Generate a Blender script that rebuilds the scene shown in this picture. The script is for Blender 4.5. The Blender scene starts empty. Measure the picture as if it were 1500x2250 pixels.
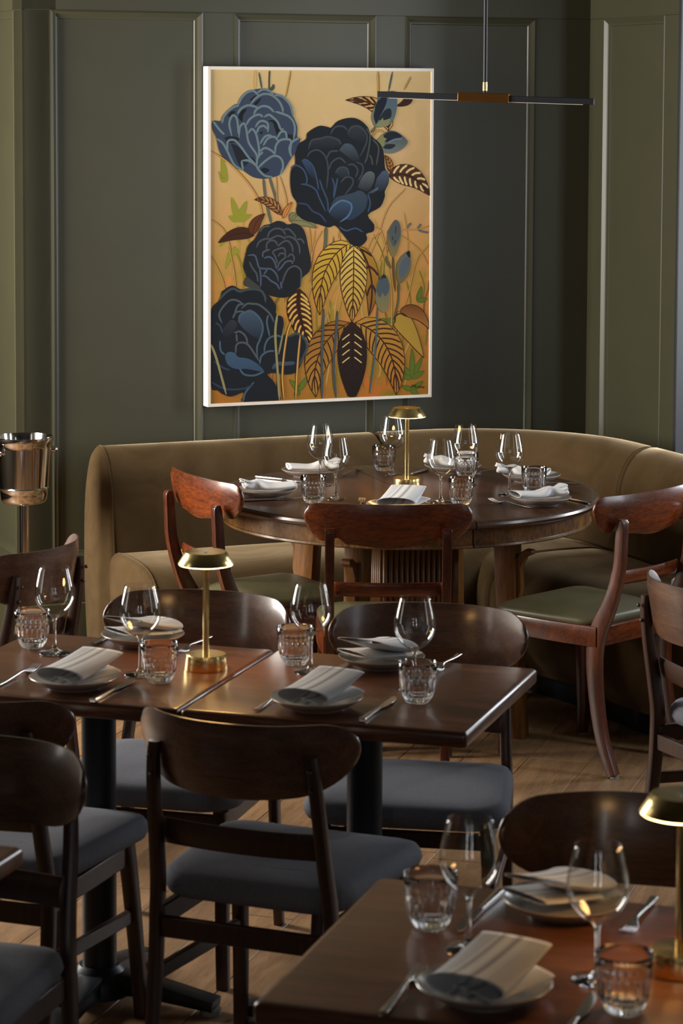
import bpy, bmesh, math, random
from mathutils import Vector, Matrix
random.seed(7)
R = math.radians
sc = bpy.context.scene
col = sc.collection

# ------------------------------------------------------------------ camera
cam_d = bpy.data.cameras.new('camera')
cam = bpy.data.objects.new('camera', cam_d)
col.objects.link(cam)
cam_d.sensor_fit = 'AUTO'
cam_d.sensor_width = 36.0
cam_d.sensor_height = 36.0
cam_d.lens = 5650.0 / 2250.0 * 36.0
cam_d.shift_y = -427.0 / 2250.0
cam_d.clip_start = 0.05
cam.location = (0, 0, 1.995)
th, ro = R(4.84), R(0.24)
fw = Vector((0, math.cos(th), -math.sin(th)))
r0, u0 = Vector((1, 0, 0)), Vector((0, math.sin(th), math.cos(th)))
rr = r0 * math.cos(ro) + u0 * math.sin(ro)
uu = u0 * math.cos(ro) - r0 * math.sin(ro)
cam.rotation_euler = Matrix((rr, uu, -fw)).transposed().to_euler()
cam_d.dof.use_dof = True
cam_d.dof.focus_distance = 8.2
cam_d.dof.aperture_fstop = 9.0
sc.camera = cam

# ------------------------------------------------------------------ light
sc.view_settings.view_transform = 'Standard'
sc.view_settings.look = 'None'
sc.view_settings.exposure = 0.18
sc.view_settings.gamma = 1.0
sc.view_settings.use_curve_mapping = False
world = bpy.data.worlds.new('room_air')
sc.world = world
world.use_nodes = True
world.node_tree.nodes['Background'].inputs[0].default_value = (0.55, 0.62, 0.75, 1)
world.node_tree.nodes['Background'].inputs[1].default_value = 0.008


def daylight(name, loc, target, w, h, power, color):
    d = bpy.data.lights.new(name, 'AREA')
    d.shape = 'RECTANGLE'
    d.size, d.size_y = w, h
    d.energy = power
    d.color = color
    o = bpy.data.objects.new(name, d)
    col.objects.link(o)
    o.location = loc
    o.rotation_euler = (Vector(target) - Vector(loc)).to_track_quat('-Z', 'Y').to_euler()
    return o


XL, XR = -2.75, 2.65            # side walls of the dining room
# windows: (side, y centre, width); sill 0.75, head 2.65
WIN_L = [(7.6, 1.05, 190), (5.3, .40, 5)]
WIN_R = [(8.65, .60, 60), (6.9, .40, 20), (4.7, .35, 4)]
ZS, ZH = 0.75, 2.70
for side, wins, tint in ((1, WIN_L, (1.0, 0.95, 0.86)), (-1, WIN_R, (0.88, 0.94, 1.0))):
    for y, w, pw in wins:
        x = XL + .06 if side > 0 else XR - .06
        daylight('daylight_window', (x, y, (ZS + ZH) / 2), (x + side, y, (ZS + ZH) / 2), w - .1, ZH - ZS - .1, pw, tint)

WIN_F = [(-1.35, .22, 8), (.95, .22, 8)]
for x, w, pw in WIN_F:
    daylight('daylight_window', (x, -2.48, (ZS + ZH) / 2), (x, 0, (ZS + ZH) / 2), w - .1, ZH - ZS - .1, pw, (0.93, 0.96, 1.0))

sc.cycles.max_bounces = 16
sc.cycles.transmission_bounces = 16
sc.cycles.transparent_max_bounces = 24
sc.cycles.sample_clamp_indirect = 4.0

# ------------------------------------------------------------------ materials


def mat(name):
    m = bpy.data.materials.new(name)
    m.use_nodes = True
    nt = m.node_tree
    return m, nt, nt.nodes['Principled BSDF']


def rgb(h):
    h = h.lstrip('#')
    v = [int(h[i:i + 2], 16) / 255 for i in (0, 2, 4)]
    return tuple(c / 12.92 if c <= .04045 else ((c + .055) / 1.055) ** 2.4 for c in v) + (1,)


def node(nt, t, **kw):
    n = nt.nodes.new(t)
    for k, v in kw.items():
        setattr(n, k, v)
    return n


def coords(nt, scale=(1, 1, 1), kind='Object', rot=(0, 0, 0)):
    tc = node(nt, 'ShaderNodeTexCoord')
    mp = node(nt, 'ShaderNodeMapping')
    mp.inputs['Scale'].default_value = scale
    mp.inputs['Rotation'].default_value = rot
    nt.links.new(tc.outputs[kind], mp.inputs[0])
    return mp.outputs[0]


def ramp(nt, fac, stops):
    r = node(nt, 'ShaderNodeValToRGB')
    el = r.color_ramp.elements
    while len(el) < len(stops):
        el.new(0.5)
    for e, (p, c) in zip(el, stops):
        e.position, e.color = p, c
    nt.links.new(fac, r.inputs[0])
    return r.outputs[0]


def noise(nt, vec, scale, detail=4, rough=.55, dist=0):
    n = node(nt, 'ShaderNodeTexNoise')
    n.inputs['Scale'].default_value = scale
    n.inputs['Detail'].default_value = detail
    n.inputs['Roughness'].default_value = rough
    n.inputs['Distortion'].default_value = dist
    nt.links.new(vec, n.inputs['Vector'])
    return n.outputs['Fac']


def bump(nt, p, h, strength=.1, dist=.002):
    b = node(nt, 'ShaderNodeBump')
    b.inputs['Strength'].default_value = strength
    b.inputs['Distance'].default_value = dist
    nt.links.new(h, b.inputs['Height'])
    nt.links.new(b.outputs[0], p.inputs['Normal'])


def mixc(nt, fac, a, b, mode='MIX'):
    m = node(nt, 'ShaderNodeMix', data_type='RGBA', blend_type=mode)
    for s, v in ((m.inputs[0], fac), (m.inputs[6], a), (m.inputs[7], b)):
        if hasattr(v, 'is_linked'):
            nt.links.new(v, s)
        else:
            s.default_value = v
    return m.outputs[2]


def wood(name, dark, mid, light, stretch=(1.2, 16, 16), rough=.35, coat=.0, var=0.0, spec=.5):
    m, nt, p = mat(name)
    v = coords(nt, stretch)
    n1 = noise(nt, v, 2.2, 6, .6, .6)
    c = ramp(nt, n1, [(.28, dark), (.5, mid), (.74, light)])
    v2 = coords(nt, tuple(s * 5 for s in stretch))
    n2 = noise(nt, v2, 4, 3, .6)
    c = mixc(nt, .35, c, ramp(nt, n2, [(.35, dark), (.65, light)]))
    if var:
        oi = node(nt, 'ShaderNodeObjectInfo')
        hs = node(nt, 'ShaderNodeHueSaturation')
        mr = node(nt, 'ShaderNodeMapRange')
        nt.links.new(oi.outputs['Random'], mr.inputs[0])
        mr.inputs[3].default_value = 1 - var
        mr.inputs[4].default_value = 1 + var
        nt.links.new(mr.outputs[0], hs.inputs['Value'])
        nt.links.new(c, hs.inputs['Color'])
        c = hs.outputs[0]
    nt.links.new(c, p.inputs['Base Color'])
    p.inputs['Roughness'].default_value = rough
    p.inputs['Coat Weight'].default_value = coat
    p.inputs['Coat Roughness'].default_value = .18
    p.inputs['Specular IOR Level'].default_value = spec
    bump(nt, p, n2, .08, .001)
    return m


def plain(name, c, rough=.5, metal=0, var=.06, scale=30, spec=.5, bmp=.03):
    m, nt, p = mat(name)
    v = coords(nt)
    n = noise(nt, v, scale, 3)
    a = tuple(x * (1 - var) for x in c[:3]) + (1,)
    b = tuple(min(1, x * (1 + var)) for x in c[:3]) + (1,)
    nt.links.new(ramp(nt, n, [(.3, a), (.7, b)]), p.inputs['Base Color'])
    p.inputs['Roughness'].default_value = rough
    p.inputs['Metallic'].default_value = metal
    p.inputs['Specular IOR Level'].default_value = spec
    if bmp:
        bump(nt, p, n, bmp, .001)
    return m


M = {}
M['wall'] = plain('olive_paint', rgb('#3f3d2c'), .42, var=.04, scale=6, bmp=.02)
M['wall_dark'] = plain('charcoal_paint', rgb('#2c2e31'), .45, var=.05, scale=5)
M['ceiling'] = plain('ceiling_paint', rgb('#3b3831'), .7, var=.03, scale=4)
M['walnut'] = wood('walnut_table', rgb('#3a2012'), rgb('#603923'), rgb('#805237'), (1.0, 14, 14), .30, .25)
M['walnut_chair'] = wood('walnut_chair', rgb('#311b12'), rgb('#503020'), rgb('#755039'), (1.3, 18, 18), .42, .7)
M['walnut_frame'] = wood('walnut_frame', rgb('#24130c'), rgb('#341e14'), rgb('#472b1d'), (14, 14, 1.3), .38, .1)
M['mahogany'] = wood('mahogany', rgb('#280e05'), rgb('#50210b'), rgb('#894012'), (2.2, 9, 9), .30, .3)
M['mahogany_frame'] = wood('mahogany_frame', rgb('#2a1108'), rgb('#4a2010'), rgb('#6b3318'), (12, 12, 2), .32, .3)
M['oak_table'] = wood('oak_table', rgb('#22130b'), rgb('#3b2213'), rgb('#573519'), (1.2, 12, 12), .30, .3)
M['oak_apron'] = wood('oak_apron', rgb('#2a170b'), rgb('#5f3d1a'), rgb('#8c622c'), (5, 5, 3), .36, .2)
M['oak_leg'] = wood('oak_leg', rgb('#3d220c'), rgb('#6b4117'), rgb('#8d5c24'), (14, 14, 1.4), .4, .1)
M['oak_floor'] = wood('oak_floor', rgb('#6a4f36'), rgb('#8c6a49'), rgb('#a88360'), (16, 1.1, 16), .48, 0, .22)
M['subfloor'] = plain('subfloor', rgb('#2a211a'), .8)
M['steel'] = plain('stainless_steel', (.62, .60, .58, 1), .20, 1, .03, 8, bmp=0)
M['bucket_steel'] = plain('polished_steel', (.60, .56, .52, 1), .12, 1, .04, 5, bmp=0)
M['black_metal'] = plain('black_metal', rgb('#1c2127'), .42, .3, .05, 20)
M['pendant_black'] = plain('pendant_black', rgb('#24252a'), .5, .2, .05, 20)
M['bronze'] = plain('bronze', rgb('#8a5a2a'), .3, .9, .06, 14, bmp=0)
M['fabric'] = plain('grey_wool', rgb('#6b6c74'), .9, 0, .22, 420, .2, .25)
M['leather'] = plain('olive_leather', rgb('#5f593f'), .42, 0, .1, 12, .45, .08)
M['plate'] = plain('taupe_stoneware', rgb('#a3938b'), .25, 0, .05, 60)
M['plate_glaze'] = plain('grey_glaze', rgb('#a39d95'), .2, 0, .06, 40)
M['frame_white'] = plain('cream_frame', rgb('#e9ded0'), .45, 0, .02, 20)
M['white'] = plain('white_cotton', rgb('#e4e4e2'), .7, 0, .02, 40)
M['rubber'] = plain('felt_pad', rgb('#8f8a80'), .8)


def brass():
    m, nt, p = mat('brushed_brass')
    v = coords(nt, (1, 1, 1))
    n = noise(nt, v, 90, 2)
    nt.links.new(ramp(nt, n, [(.3, (.74, .53, .20, 1)), (.7, (.88, .67, .30, 1))]), p.inputs['Base Color'])
    p.inputs['Metallic'].default_value = 1
    p.inputs['Roughness'].default_value = .2
    p.inputs['Anisotropic'].default_value = .6
    return m


M['brass'] = brass()


def velvet():
    m, nt, p = mat('olive_velvet')
    v = coords(nt)
    n = noise(nt, v, 3.5, 5, .6, 1.2)
    n2 = noise(nt, v, 260, 2)
    c = ramp(nt, n, [(.3, rgb('#40301a')), (.7, rgb('#544128'))])
    nt.links.new(c, p.inputs['Base Color'])
    p.inputs['Roughness'].default_value = .85
    p.inputs['Specular IOR Level'].default_value = .15
    p.inputs['Sheen Weight'].default_value = 1.0
    p.inputs['Sheen Roughness'].default_value = .32
    sh = ramp(nt, n, [(.3, rgb('#ab9370')), (.7, rgb('#e2cba8'))])
    nt.links.new(sh, p.inputs['Sheen Tint'])
    bump(nt, p, n2, .2, .001)
    return m


M['velvet'] = velvet()


def glass(name, rough=0.0):
    m, nt, p = mat(name)
    p.inputs['Base Color'].default_value = (1, 1, 1, 1)
    p.inputs['Roughness'].default_value = rough
    p.inputs['IOR'].default_value = 1.48
    p.inputs['Transmission Weight'].default_value = 1
    return m


M['glass'] = glass('clear_glass')


def thin_glass():
    m = bpy.data.materials.new('thin_clear_glass')
    m.use_nodes = True
    nt = m.node_tree
    nt.nodes.clear()
    out = node(nt, 'ShaderNodeOutputMaterial')
    mix = node(nt, 'ShaderNodeMixShader')
    tr = node(nt, 'ShaderNodeBsdfTransparent')
    tr.inputs[0].default_value = (.97, .975, .97, 1)
    gl = node(nt, 'ShaderNodeBsdfGlossy')
    gl.inputs['Roughness'].default_value = .0
    lw = node(nt, 'ShaderNodeLayerWeight')
    lw.inputs[0].default_value = .5
    pw = node(nt, 'ShaderNodeMath', operation='POWER')
    pw.inputs[1].default_value = 4.5
    nt.links.new(lw.outputs['Facing'], pw.inputs[0])
    mr = node(nt, 'ShaderNodeMapRange')
    mr.inputs[3].default_value = .06
    mr.inputs[4].default_value = .95
    nt.links.new(pw.outputs[0], mr.inputs[0])
    nt.links.new(mr.outputs[0], mix.inputs[0])
    nt.links.new(tr.outputs[0], mix.inputs[1])
    nt.links.new(gl.outputs[0], mix.inputs[2])
    nt.links.new(mix.outputs[0], out.inputs[0])
    return m


M['thin_glass'] = thin_glass()


def emit(name, c, s):
    m = bpy.data.materials.new(name)
    m.use_nodes = True
    nt = m.node_tree
    nt.nodes.clear()
    out = node(nt, 'ShaderNodeOutputMaterial')
    e = node(nt, 'ShaderNodeEmission')
    e.inputs[0].default_value = c
    e.inputs[1].default_value = s
    nt.links.new(e.outputs[0], out.inputs[0])
    return m


M['led'] = emit('warm_led', (1.0, .56, .20, 1), 24)


def linen():
    """grey-white linen with woven stripes that run along the napkin (object X is across)"""
    m, nt, p = mat('striped_linen')
    tc = node(nt, 'ShaderNodeUVMap')
    sp = node(nt, 'ShaderNodeSeparateXYZ')
    nt.links.new(tc.outputs[0], sp.inputs[0])
    base, pale, dark = rgb('#d2d1d3'), rgb('#f0ede8'), rgb('#a29b98')
    r = node(nt, 'ShaderNodeValToRGB')
    r.color_ramp.interpolation = 'CONSTANT'
    el = r.color_ramp.elements
    stops = [(0, base), (.30, pale), (.33, base), (.36, dark), (.39, base), (.42, pale), (.50, base), (.53, dark),
             (.57, base), (.60, pale), (.63, base), (.66, pale), (.68, base)]
    while len(el) < len(stops):
        el.new(.5)
    for e, (a, b) in zip(el, stops):
        e.position, e.color = a, b
    nt.links.new(sp.outputs[0], r.inputs[0])
    v = coords(nt)
    n = noise(nt, v, 500, 2)
    c = mixc(nt, .12, r.outputs[0], ramp(nt, n, [(.3, rgb('#8a8888')), (.7, rgb('#e2e0de'))]))
    nt.links.new(c, p.inputs['Base Color'])
    p.inputs['Roughness'].default_value = .9
    p.inputs['Specular IOR Level'].default_value = .15
    bump(nt, p, n, .2, .0006)
    return m


M['linen'] = linen()

# ------------------------------------------------------------------ helpers


def obj(name, bm, m, parent=None, smooth=False, bevel=0, seg=2, sub=0, angle=40):
    me = bpy.data.meshes.new(name)
    bmesh.ops.recalc_face_normals(bm, faces=bm.faces)
    bm.to_mesh(me)
    bm.free()
    o = bpy.data.objects.new(name, me)
    col.objects.link(o)
    if m is not None:
        me.materials.append(M[m] if isinstance(m, str) else m)
    if parent is not None:
        o.parent = parent
    if bevel:
        b = o.modifiers.new('bevel', 'BEVEL')
        b.width, b.segments, b.limit_method, b.angle_limit = bevel, seg, 'ANGLE', R(angle)
    if sub:
        s = o.modifiers.new('sub', 'SUBSURF')
        s.levels = s.render_levels = sub
    if smooth or bevel:
        for f in me.polygons:
            f.use_smooth = True
        if smooth != 'all':
            me.set_sharp_from_angle(angle=R(angle))
    return o


def thing(name, label, cat, loc=(0, 0, 0), rotz=0, group=None):
    o = bpy.data.objects.new(name, None)
    col.objects.link(o)
    o.empty_display_size = .1
    o.location = loc
    o.rotation_euler = (0, 0, rotz)
    tag(o, label, cat, group)
    return o


def tag(o, label=None, cat=None, group=None, kind=None):
    for k, v in (('label', label), ('category', cat), ('group', group), ('kind', kind)):
        if v:
            o[k] = v
    return o


def dup(root, label, loc, rotz, group=None):
    def cp(o, parent):
        c = o.copy()
        col.objects.link(c)
        c.parent = parent
        for ch in list(o.children):
            cp(ch, c)
        return c
    r = cp(root, None)
    r.location, r.rotation_euler = loc, (0, 0, rotz)
    r['label'] = label
    if group:
        r['group'] = group
    return r


def box(bm, c, s, rz=0, rx=0, ry=0):
    m = Matrix.Translation(c) @ Matrix.Rotation(rz, 4, 'Z') @ Matrix.Rotation(ry, 4, 'Y') @ Matrix.Rotation(rx, 4, 'X')
    m = m @ Matrix.Diagonal((s[0], s[1], s[2], 1))
    bmesh.ops.create_cube(bm, size=1, matrix=m)
    return bm


def newbox(*a, **k):
    return box(bmesh.new(), *a, **k)


def lathe(bm, prof, n=32, c=(0, 0, 0), ribs=None):
    """prof: list of (r, z); r = 0 closes with a point"""
    rings = []
    for i, (r, z) in enumerate(prof):
        if r < 1e-6:
            rings.append([bm.verts.new((c[0], c[1], c[2] + z))])
        else:
            ring = []
            for k in range(n):
                a = 2 * math.pi * k / n
                q = r * (ribs(i, a) if ribs else 1)
                ring.append(bm.verts.new((c[0] + q * math.cos(a), c[1] + q * math.sin(a), c[2] + z)))
            rings.append(ring)
    for A, B in zip(rings, rings[1:]):
        if len(A) == 1 and len(B) == 1:
            continue
        for k in range(n):
            j = (k + 1) % n
            if len(A) == 1:
                bm.faces.new((A[0], B[k], B[j]))
            elif len(B) == 1:
                bm.faces.new((A[k], A[j], B[0]))
            else:
                bm.faces.new((A[k], A[j], B[j], B[k]))
    return bm


def loft(bm, rings, cap=True, closed=True):
    vs = [[bm.verts.new(p) for p in r] for r in rings]
    n = len(vs[0])
    for A, B in zip(vs, vs[1:]):
        for k in range(n if closed else n - 1):
            j = (k + 1) % n
            try:
                bm.faces.new((A[k], A[j], B[j], B[k]))
            except ValueError:
                pass
    if cap:
        bm.faces.new(vs[0])
        bm.faces.new(vs[-1])
    return bm


def rrect(w, d, r, n=4):
    """rounded rectangle outline in 2D"""
    pts = []
    r = min(r, w / 2 - 1e-5, d / 2 - 1e-5)
    for cx, cy, a0 in ((w / 2 - r, d / 2 - r, 0), (-w / 2 + r, d / 2 - r, 90), (-w / 2 + r, -d / 2 + r, 180), (w / 2 - r, -d / 2 + r, 270)):
        for k in range(n + 1):
            a = R(a0 + 90 * k / n)
            pts.append((cx + r * math.cos(a), cy + r * math.sin(a)))
    return pts


def spline(pts, n):
    """Catmull-Rom through points of any dimension"""
    out = []
    P = [Vector(p) for p in pts]
    P = [P[0] * 2 - P[1]] + P + [P[-1] * 2 - P[-2]]
    for i in range(1, len(P) - 2):
        for k in range(n):
            t = k / n
            a, b, c, d = P[i - 1], P[i], P[i + 1], P[i + 2]
            out.append(.5 * ((2 * b) + (c - a) * t + (2 * a - 5 * b + 4 * c - d) * t * t + (3 * b - a - 3 * c + d) * t ** 3))
    out.append(P[-2].copy())
    return out


def plane_sweep(bm, x, path, w, rad=.006, n=6):
    """path: (y, z, depth) points in a plane x = const; width w along x (or a function of the fraction)"""
    pts = spline(path, n)
    rings = []
    for i, p in enumerate(pts):
        a = pts[max(0, i - 1)]
        b = pts[min(len(pts) - 1, i + 1)]
        t = Vector((b[0] - a[0], b[1] - a[1])).normalized()
        nn = Vector((-t[1], t[0]))
        f = i / (len(pts) - 1)
        ww = w(f) if callable(w) else w
        xx = x(f) if callable(x) else x
        rings.append([(xx + q[0], p[0] + nn[0] * q[1], p[1] + nn[1] * q[1]) for q in rrect(ww, p[2], rad, 2)])
    return loft(bm, rings)


def tube(bm, pts, r, n=10, cap=True):
    rings = []
    P = [Vector(p) for p in pts]
    up = Vector((0, 0, 1))
    for i, p in enumerate(P):
        t = (P[min(len(P) - 1, i + 1)] - P[max(0, i - 1)]).normalized()
        s = t.cross(up)
        if s.length < 1e-3:
            s = Vector((1, 0, 0))
        s.normalize()
        u = s.cross(t)
        rad = r[i] if isinstance(r, (list, tuple)) else r
        rings.append([p + s * rad * math.cos(2 * math.pi * k / n) + u * rad * math.sin(2 * math.pi * k / n) for k in range(n)])
    return loft(bm, rings, cap)


def prism(bm, outline, axis, a, b):
    """extrude a 2D outline between a and b along an axis"""
    def P(q, t):
        return {'x': (t, q[0], q[1]), 'y': (q[0], t, q[1]), 'z': (q[0], q[1], t)}[axis]
    return loft(bm, [[P(q, a) for q in outline], [P(q, b) for q in outline]])


# ------------------------------------------------------------------ the room shell
AW = R(22.9)
WA = Vector((math.cos(AW), math.sin(AW), 0))        # along the angled back wall
WN = Vector((math.sin(AW), -math.cos(AW), 0))       # out of it into the room
WO = Vector((.042, 9.344, 0))
CEIL = 3.05


def at_wall(s, n, z=0):
    return WO + WA * s + WN * n + Vector((0, 0, z))


fl = tag(obj('floor', newbox((.25, 4.5, -.045), (6.2, 14.2, .05)), 'subfloor'), kind='structure')
# oak boards, laid in the direction of the square tables
TA = R(-17.5)
PW, PG = .186, .0016
rotp = Matrix.Rotation(TA, 4, 'Z')
plank_mesh = {}


def plank_me(L):
    if L in plank_mesh:
        return plank_mesh[L]
    bm = bmesh.new()
    w, t, c = PW / 2 - PG / 2, .02, .0012
    lo = [(-w, -L / 2 + PG, -t), (w, -L / 2 + PG, -t), (w, L / 2 - PG, -t), (-w, L / 2 - PG, -t)]
    md = [(x, y, -c) for x, y, z in lo]
    hi = [(x - math.copysign(c, x), y - math.copysign(c, y), 0) for x, y, z in lo]
    loft(bm, [lo, md, hi])
    bmesh.ops.recalc_face_normals(bm, faces=bm.faces)
    me = bpy.data.meshes.new('plank')
    bm.to_mesh(me)
    bm.free()
    me.materials.append(M['oak_floor'])
    plank_mesh[L] = me
    return me


lens = (1.1, 1.4, 1.7, 2.0)
for i in range(-16, 17):
    y = -5.6 + random.random() * 1.2
    while y < 4.6:
        L = random.choice(lens)
        p = Vector((0, 6.8, 0)) + rotp @ Vector((i * PW, y + L / 2, 0))
        y += L
        if abs(p.x) < 2.55 and 3.4 < p.y < 10.9:
            o = bpy.data.objects.new('plank', plank_me(L))
            col.objects.link(o)
            o.parent = fl
            o.location = p
            o.rotation_euler = (0, 0, TA)

tag(obj('ceiling', newbox((.25, 4.5, CEIL + .05), (6.3, 14.3, .1)), 'ceiling'), kind='structure')


def strip(parent, name, org, ax, nn, s0, s1, z0, z1, n0, n1, m='wall', bevel=0):
    """a board on a vertical wall: from s0 to s1 along, z0 to z1 up, n0 to n1 out"""
    bm = bmesh.new()
    P = [org + ax * s + nn * n for s, n in ((s0, n0), (s1, n0), (s1, n1), (s0, n1))]
    loft(bm, [[(p.x, p.y, z0) for p in P], [(p.x, p.y, z1) for p in P]])
    o = obj(name, bm, m, parent, bevel=bevel)
    return o


def moulding(parent, org, ax, nn, s0, s1, z0, z1, n_face):
    """picture-frame moulding round a recessed panel: four mitred lengths, each its own piece"""
    # profile: distance in from the panel edge, height out from the recessed face
    prof = [(0, 0), (0, n_face + .001), (.006, n_face + .003), (.011, n_face), (.017, n_face * .62), (.024, n_face * .35), (.028, n_face * .35), (.031, 0)]
    cs = [(s0, z0), (s1, z0), (s1, z1), (s0, z1)]
    dirs = [(1, 1), (-1, 1), (-1, -1), (1, -1)]
    for k in range(4):
        bm = bmesh.new()
        rings = []
        for (s, z), (ds, dz) in ((cs[k], dirs[k]), (cs[(k + 1) % 4], dirs[(k + 1) % 4])):
            ring = []
            for d, n in prof:
                p = org + ax * (s + ds * d) + nn * (n - .012)
                ring.append((p.x, p.y, z + dz * d))
            rings.append(ring)
        loft(bm, rings)
        obj('moulding', bm, 'wall', parent, smooth=True, angle=35)


def panelled(name, org, ax, nn, s_lo, s_hi, panels, zp0=.382, zp1=2.301, zt=CEIL, thick=.12):
    """wall slab, stiles, rails and mouldings around recessed panels; face of the stiles at n = 0"""
    w = obj(name, bmesh.new(), None)
    bm = bmesh.new()
    P = [org + ax * s + nn * n for s, n in ((s_lo, -thick), (s_hi, -thick), (s_hi, -.012), (s_lo, -.012))]
    loft(bm, [[(p.x, p.y, 0) for p in P], [(p.x, p.y, zt) for p in P]])
    bmesh.ops.recalc_face_normals(bm, faces=bm.faces)
    bm.to_mesh(w.data)
    bm.free()
    w.data.materials.append(M['wall'])
    tag(w, kind='structure')
    strip(w, 'rail', org, ax, nn, s_lo, s_hi, zp1, zt, -.012, 0)
    strip(w, 'rail', org, ax, nn, s_lo, s_hi, .232, zp0, -.012, 0)
    strip(w, 'baseboard', org, ax, nn, s_lo, s_hi, 0, .230, -.012, .010, bevel=.004)
    edges = [s_lo] + [e for p in panels for e in p] + [s_hi]
    for a, b in zip(edges[0::2], edges[1::2]):
        strip(w, 'stile', org, ax, nn, a, b, zp0 + .0008, zp1 - .0012, -.012, 0)
    for a, b in panels:
        moulding(w, org, ax, nn, a, b, zp0, zp1, .012)
    return w


panelled('wall_back', WO, WA, WN, -1.238, .964 + .012, [(-1.138, -.580), (-.465, .087), (.201, .736)])
cr = WO + WA * .964
panelled('wall_right', cr, WN, -WA, 0.0, .653, [(.105, .560)])
jb = strip(None, 'trim_1', cr, WN, -WA, .653, .672, 0, CEIL, -.124, .001, 'wall_dark', bevel=.002)
tag(jb, kind='structure')
cl = WO - WA * 1.238
panelled('wall_left', cl + WA * .0, -WN, -WA, 0, 2.2, [(.102, .95), (1.08, 2.0)])
# filling behind the angled wall so that no light leaks through
tag(obj('wall_rear', newbox((.25, 11.6, CEIL / 2), (6.3, .12, CEIL)), 'wall_dark'), kind='structure')
bm = bmesh.new()
x0 = -2.9
for x, w, pw in WIN_F:
    box(bm, ((x0 + x - w / 2) / 2, -2.6, CEIL / 2), (x - w / 2 - x0, .12, CEIL))
    box(bm, (x, -2.6, ZS / 2), (w, .12, ZS))
    box(bm, (x, -2.6, (ZH + CEIL) / 2), (w, .12, CEIL - ZH))
    x0 = x + w / 2
box(bm, ((x0 + 3.4) / 2, -2.6, CEIL / 2), (3.4 - x0, .12, CEIL))
tag(obj('wall_front', bm, 'wall_dark'), kind='structure')


def side_wall(name, x, wins, sgn):
    w = obj(name, bmesh.new(), 'wall')
    tag(w, kind='structure')
    bm = bmesh.new()
    ys = sorted(wins)
    y0 = -2.6
    for y, ww, pw in ys:
        box(bm, (x, (y0 + y - ww / 2) / 2, CEIL / 2), (.12, y - ww / 2 - y0, CEIL))
        box(bm, (x, y, ZS / 2), (.12, ww, ZS))
        box(bm, (x, y, (ZH + CEIL) / 2), (.12, ww, CEIL - ZH))
        y0 = y + ww / 2
    box(bm, (x, (y0 + 11.6) / 2, CEIL / 2), (.12, 11.6 - y0, CEIL))
    bm.to_mesh(w.data)
    bm.free()
    return w


side_wall('wall_side_left', XL - .06, WIN_L, 1)
side_wall('wall_side_right', XR + .06, WIN_R, -1)
k = 0
for x, wins in ((XL - .06, WIN_L), (XR + .06, WIN_R)):
    for y, w, pw in wins:
        k += 1
        f = bmesh.new()
        for dy in (-w / 2 + .03, w / 2 - .03):
            box(f, (x, y + dy, (ZS + ZH) / 2), (.07, .06, ZH - ZS))
        for dz in (ZS + .03, ZH - .03, (ZS + ZH) / 2 + .3):
            box(f, (x, y, dz), (.068, w - .12, .06))
        wo = tag(obj('window_%d' % k, f, 'wall_dark'), kind='structure')
        obj('pane', newbox((x, y, (ZS + ZH) / 2), (.006, w - .1, ZH - ZS - .1)), 'thin_glass', wo)

for x, w, pw in WIN_F:
    k += 1
    f = bmesh.new()
    for dx in (-w / 2 + .02, w / 2 - .02):
        box(f, (x + dx, -2.6, (ZS + ZH) / 2), (.04, .07, ZH - ZS))
    for dz in (ZS + .02, ZH - .02):
        box(f, (x, -2.6, dz), (w - .08, .068, .04))
    wo = tag(obj('window_%d' % k, f, 'wall_dark'), kind='structure')
    obj('pane', newbox((x, -2.6, (ZS + ZH) / 2), (w - .06, .006, ZH - ZS - .06)), 'thin_glass', wo)

# ------------------------------------------------------------------ velvet banquette
SOFA_C = (.18, .74)      # centre of the corner curve in wall coordinates (s, n)
SR = .57                 # radius of the crest line


def sofa_pt(kind, t, q):
    """kind 0: straight along the back wall (t = s), 1: corner (t = angle), 2: along the right wall (t = n)"""
    if kind == 0:
        return (min(t, .75 - q) if q > SR else t, .17 + q)
    if kind == 2:
        # the seat gets shallower along the right wall and rounds off at its end
        f = min(1, max(0, (t - .85) / .40))
        k_ = 1 - .14 * f * f * (3 - 2 * f) - .2 * max(0, (t - 1.5) / .4) ** 1.5
        if q > .17:
            q = .17 + (q - .17) * (1 - (1 - k_) * 1.37)
        return (.75 - q, max(t, .17 + q) if q > SR else t)
    if q >= SR - .01:
        return (.75 - q, .17 + q)
    return (SOFA_C[0] + (SR - q) * math.sin(t), SOFA_C[1] - (SR - q) * math.cos(t))


def sofa_ring(kind, t, prof, squeeze=0.0):
    """squeeze shrinks the profile towards its middle: rounded section ends"""
    cq = sum(p[0] for p in prof) / len(prof)
    cz = sum(p[1] for p in prof) / len(prof)
    out = []
    for q, z in prof:
        q2 = q + (cq - q) * squeeze
        z2 = z + (cz - z) * squeeze
        s, n = sofa_pt(kind, t, q2)
        out.append(at_wall(s, n, z2))
    return out


back_prof = [(v[0], v[1]) for v in spline([(-.12, .07), (-.145, .25), (-.15, .45), (-.135, .63), (-.085, .755), (-.01, .803), (.065, .785), (.115, .71), (.135, .60), (.155, .45), (.17, .30), (.17, .07)], 3)]
seat_prof = [(v[0], v[1]) for v in spline([(.12, .10), (.12, .28), (.13, .42), (.20, .462), (.34, .468), (.48, .462), (.57, .435), (.618, .375), (.628, .29), (.60, .17), (.545, .10), (.535, .075)], 3)]


def stations(spec, n):
    """spec list of (kind, t0, t1)"""
    out = []
    for kind, a, b in spec:
        m = max(2, n if kind == 1 else int(n * .8))
        for i in range(m):
            out.append((kind, a + (b - a) * i / (m - 1)))
    return out


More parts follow.
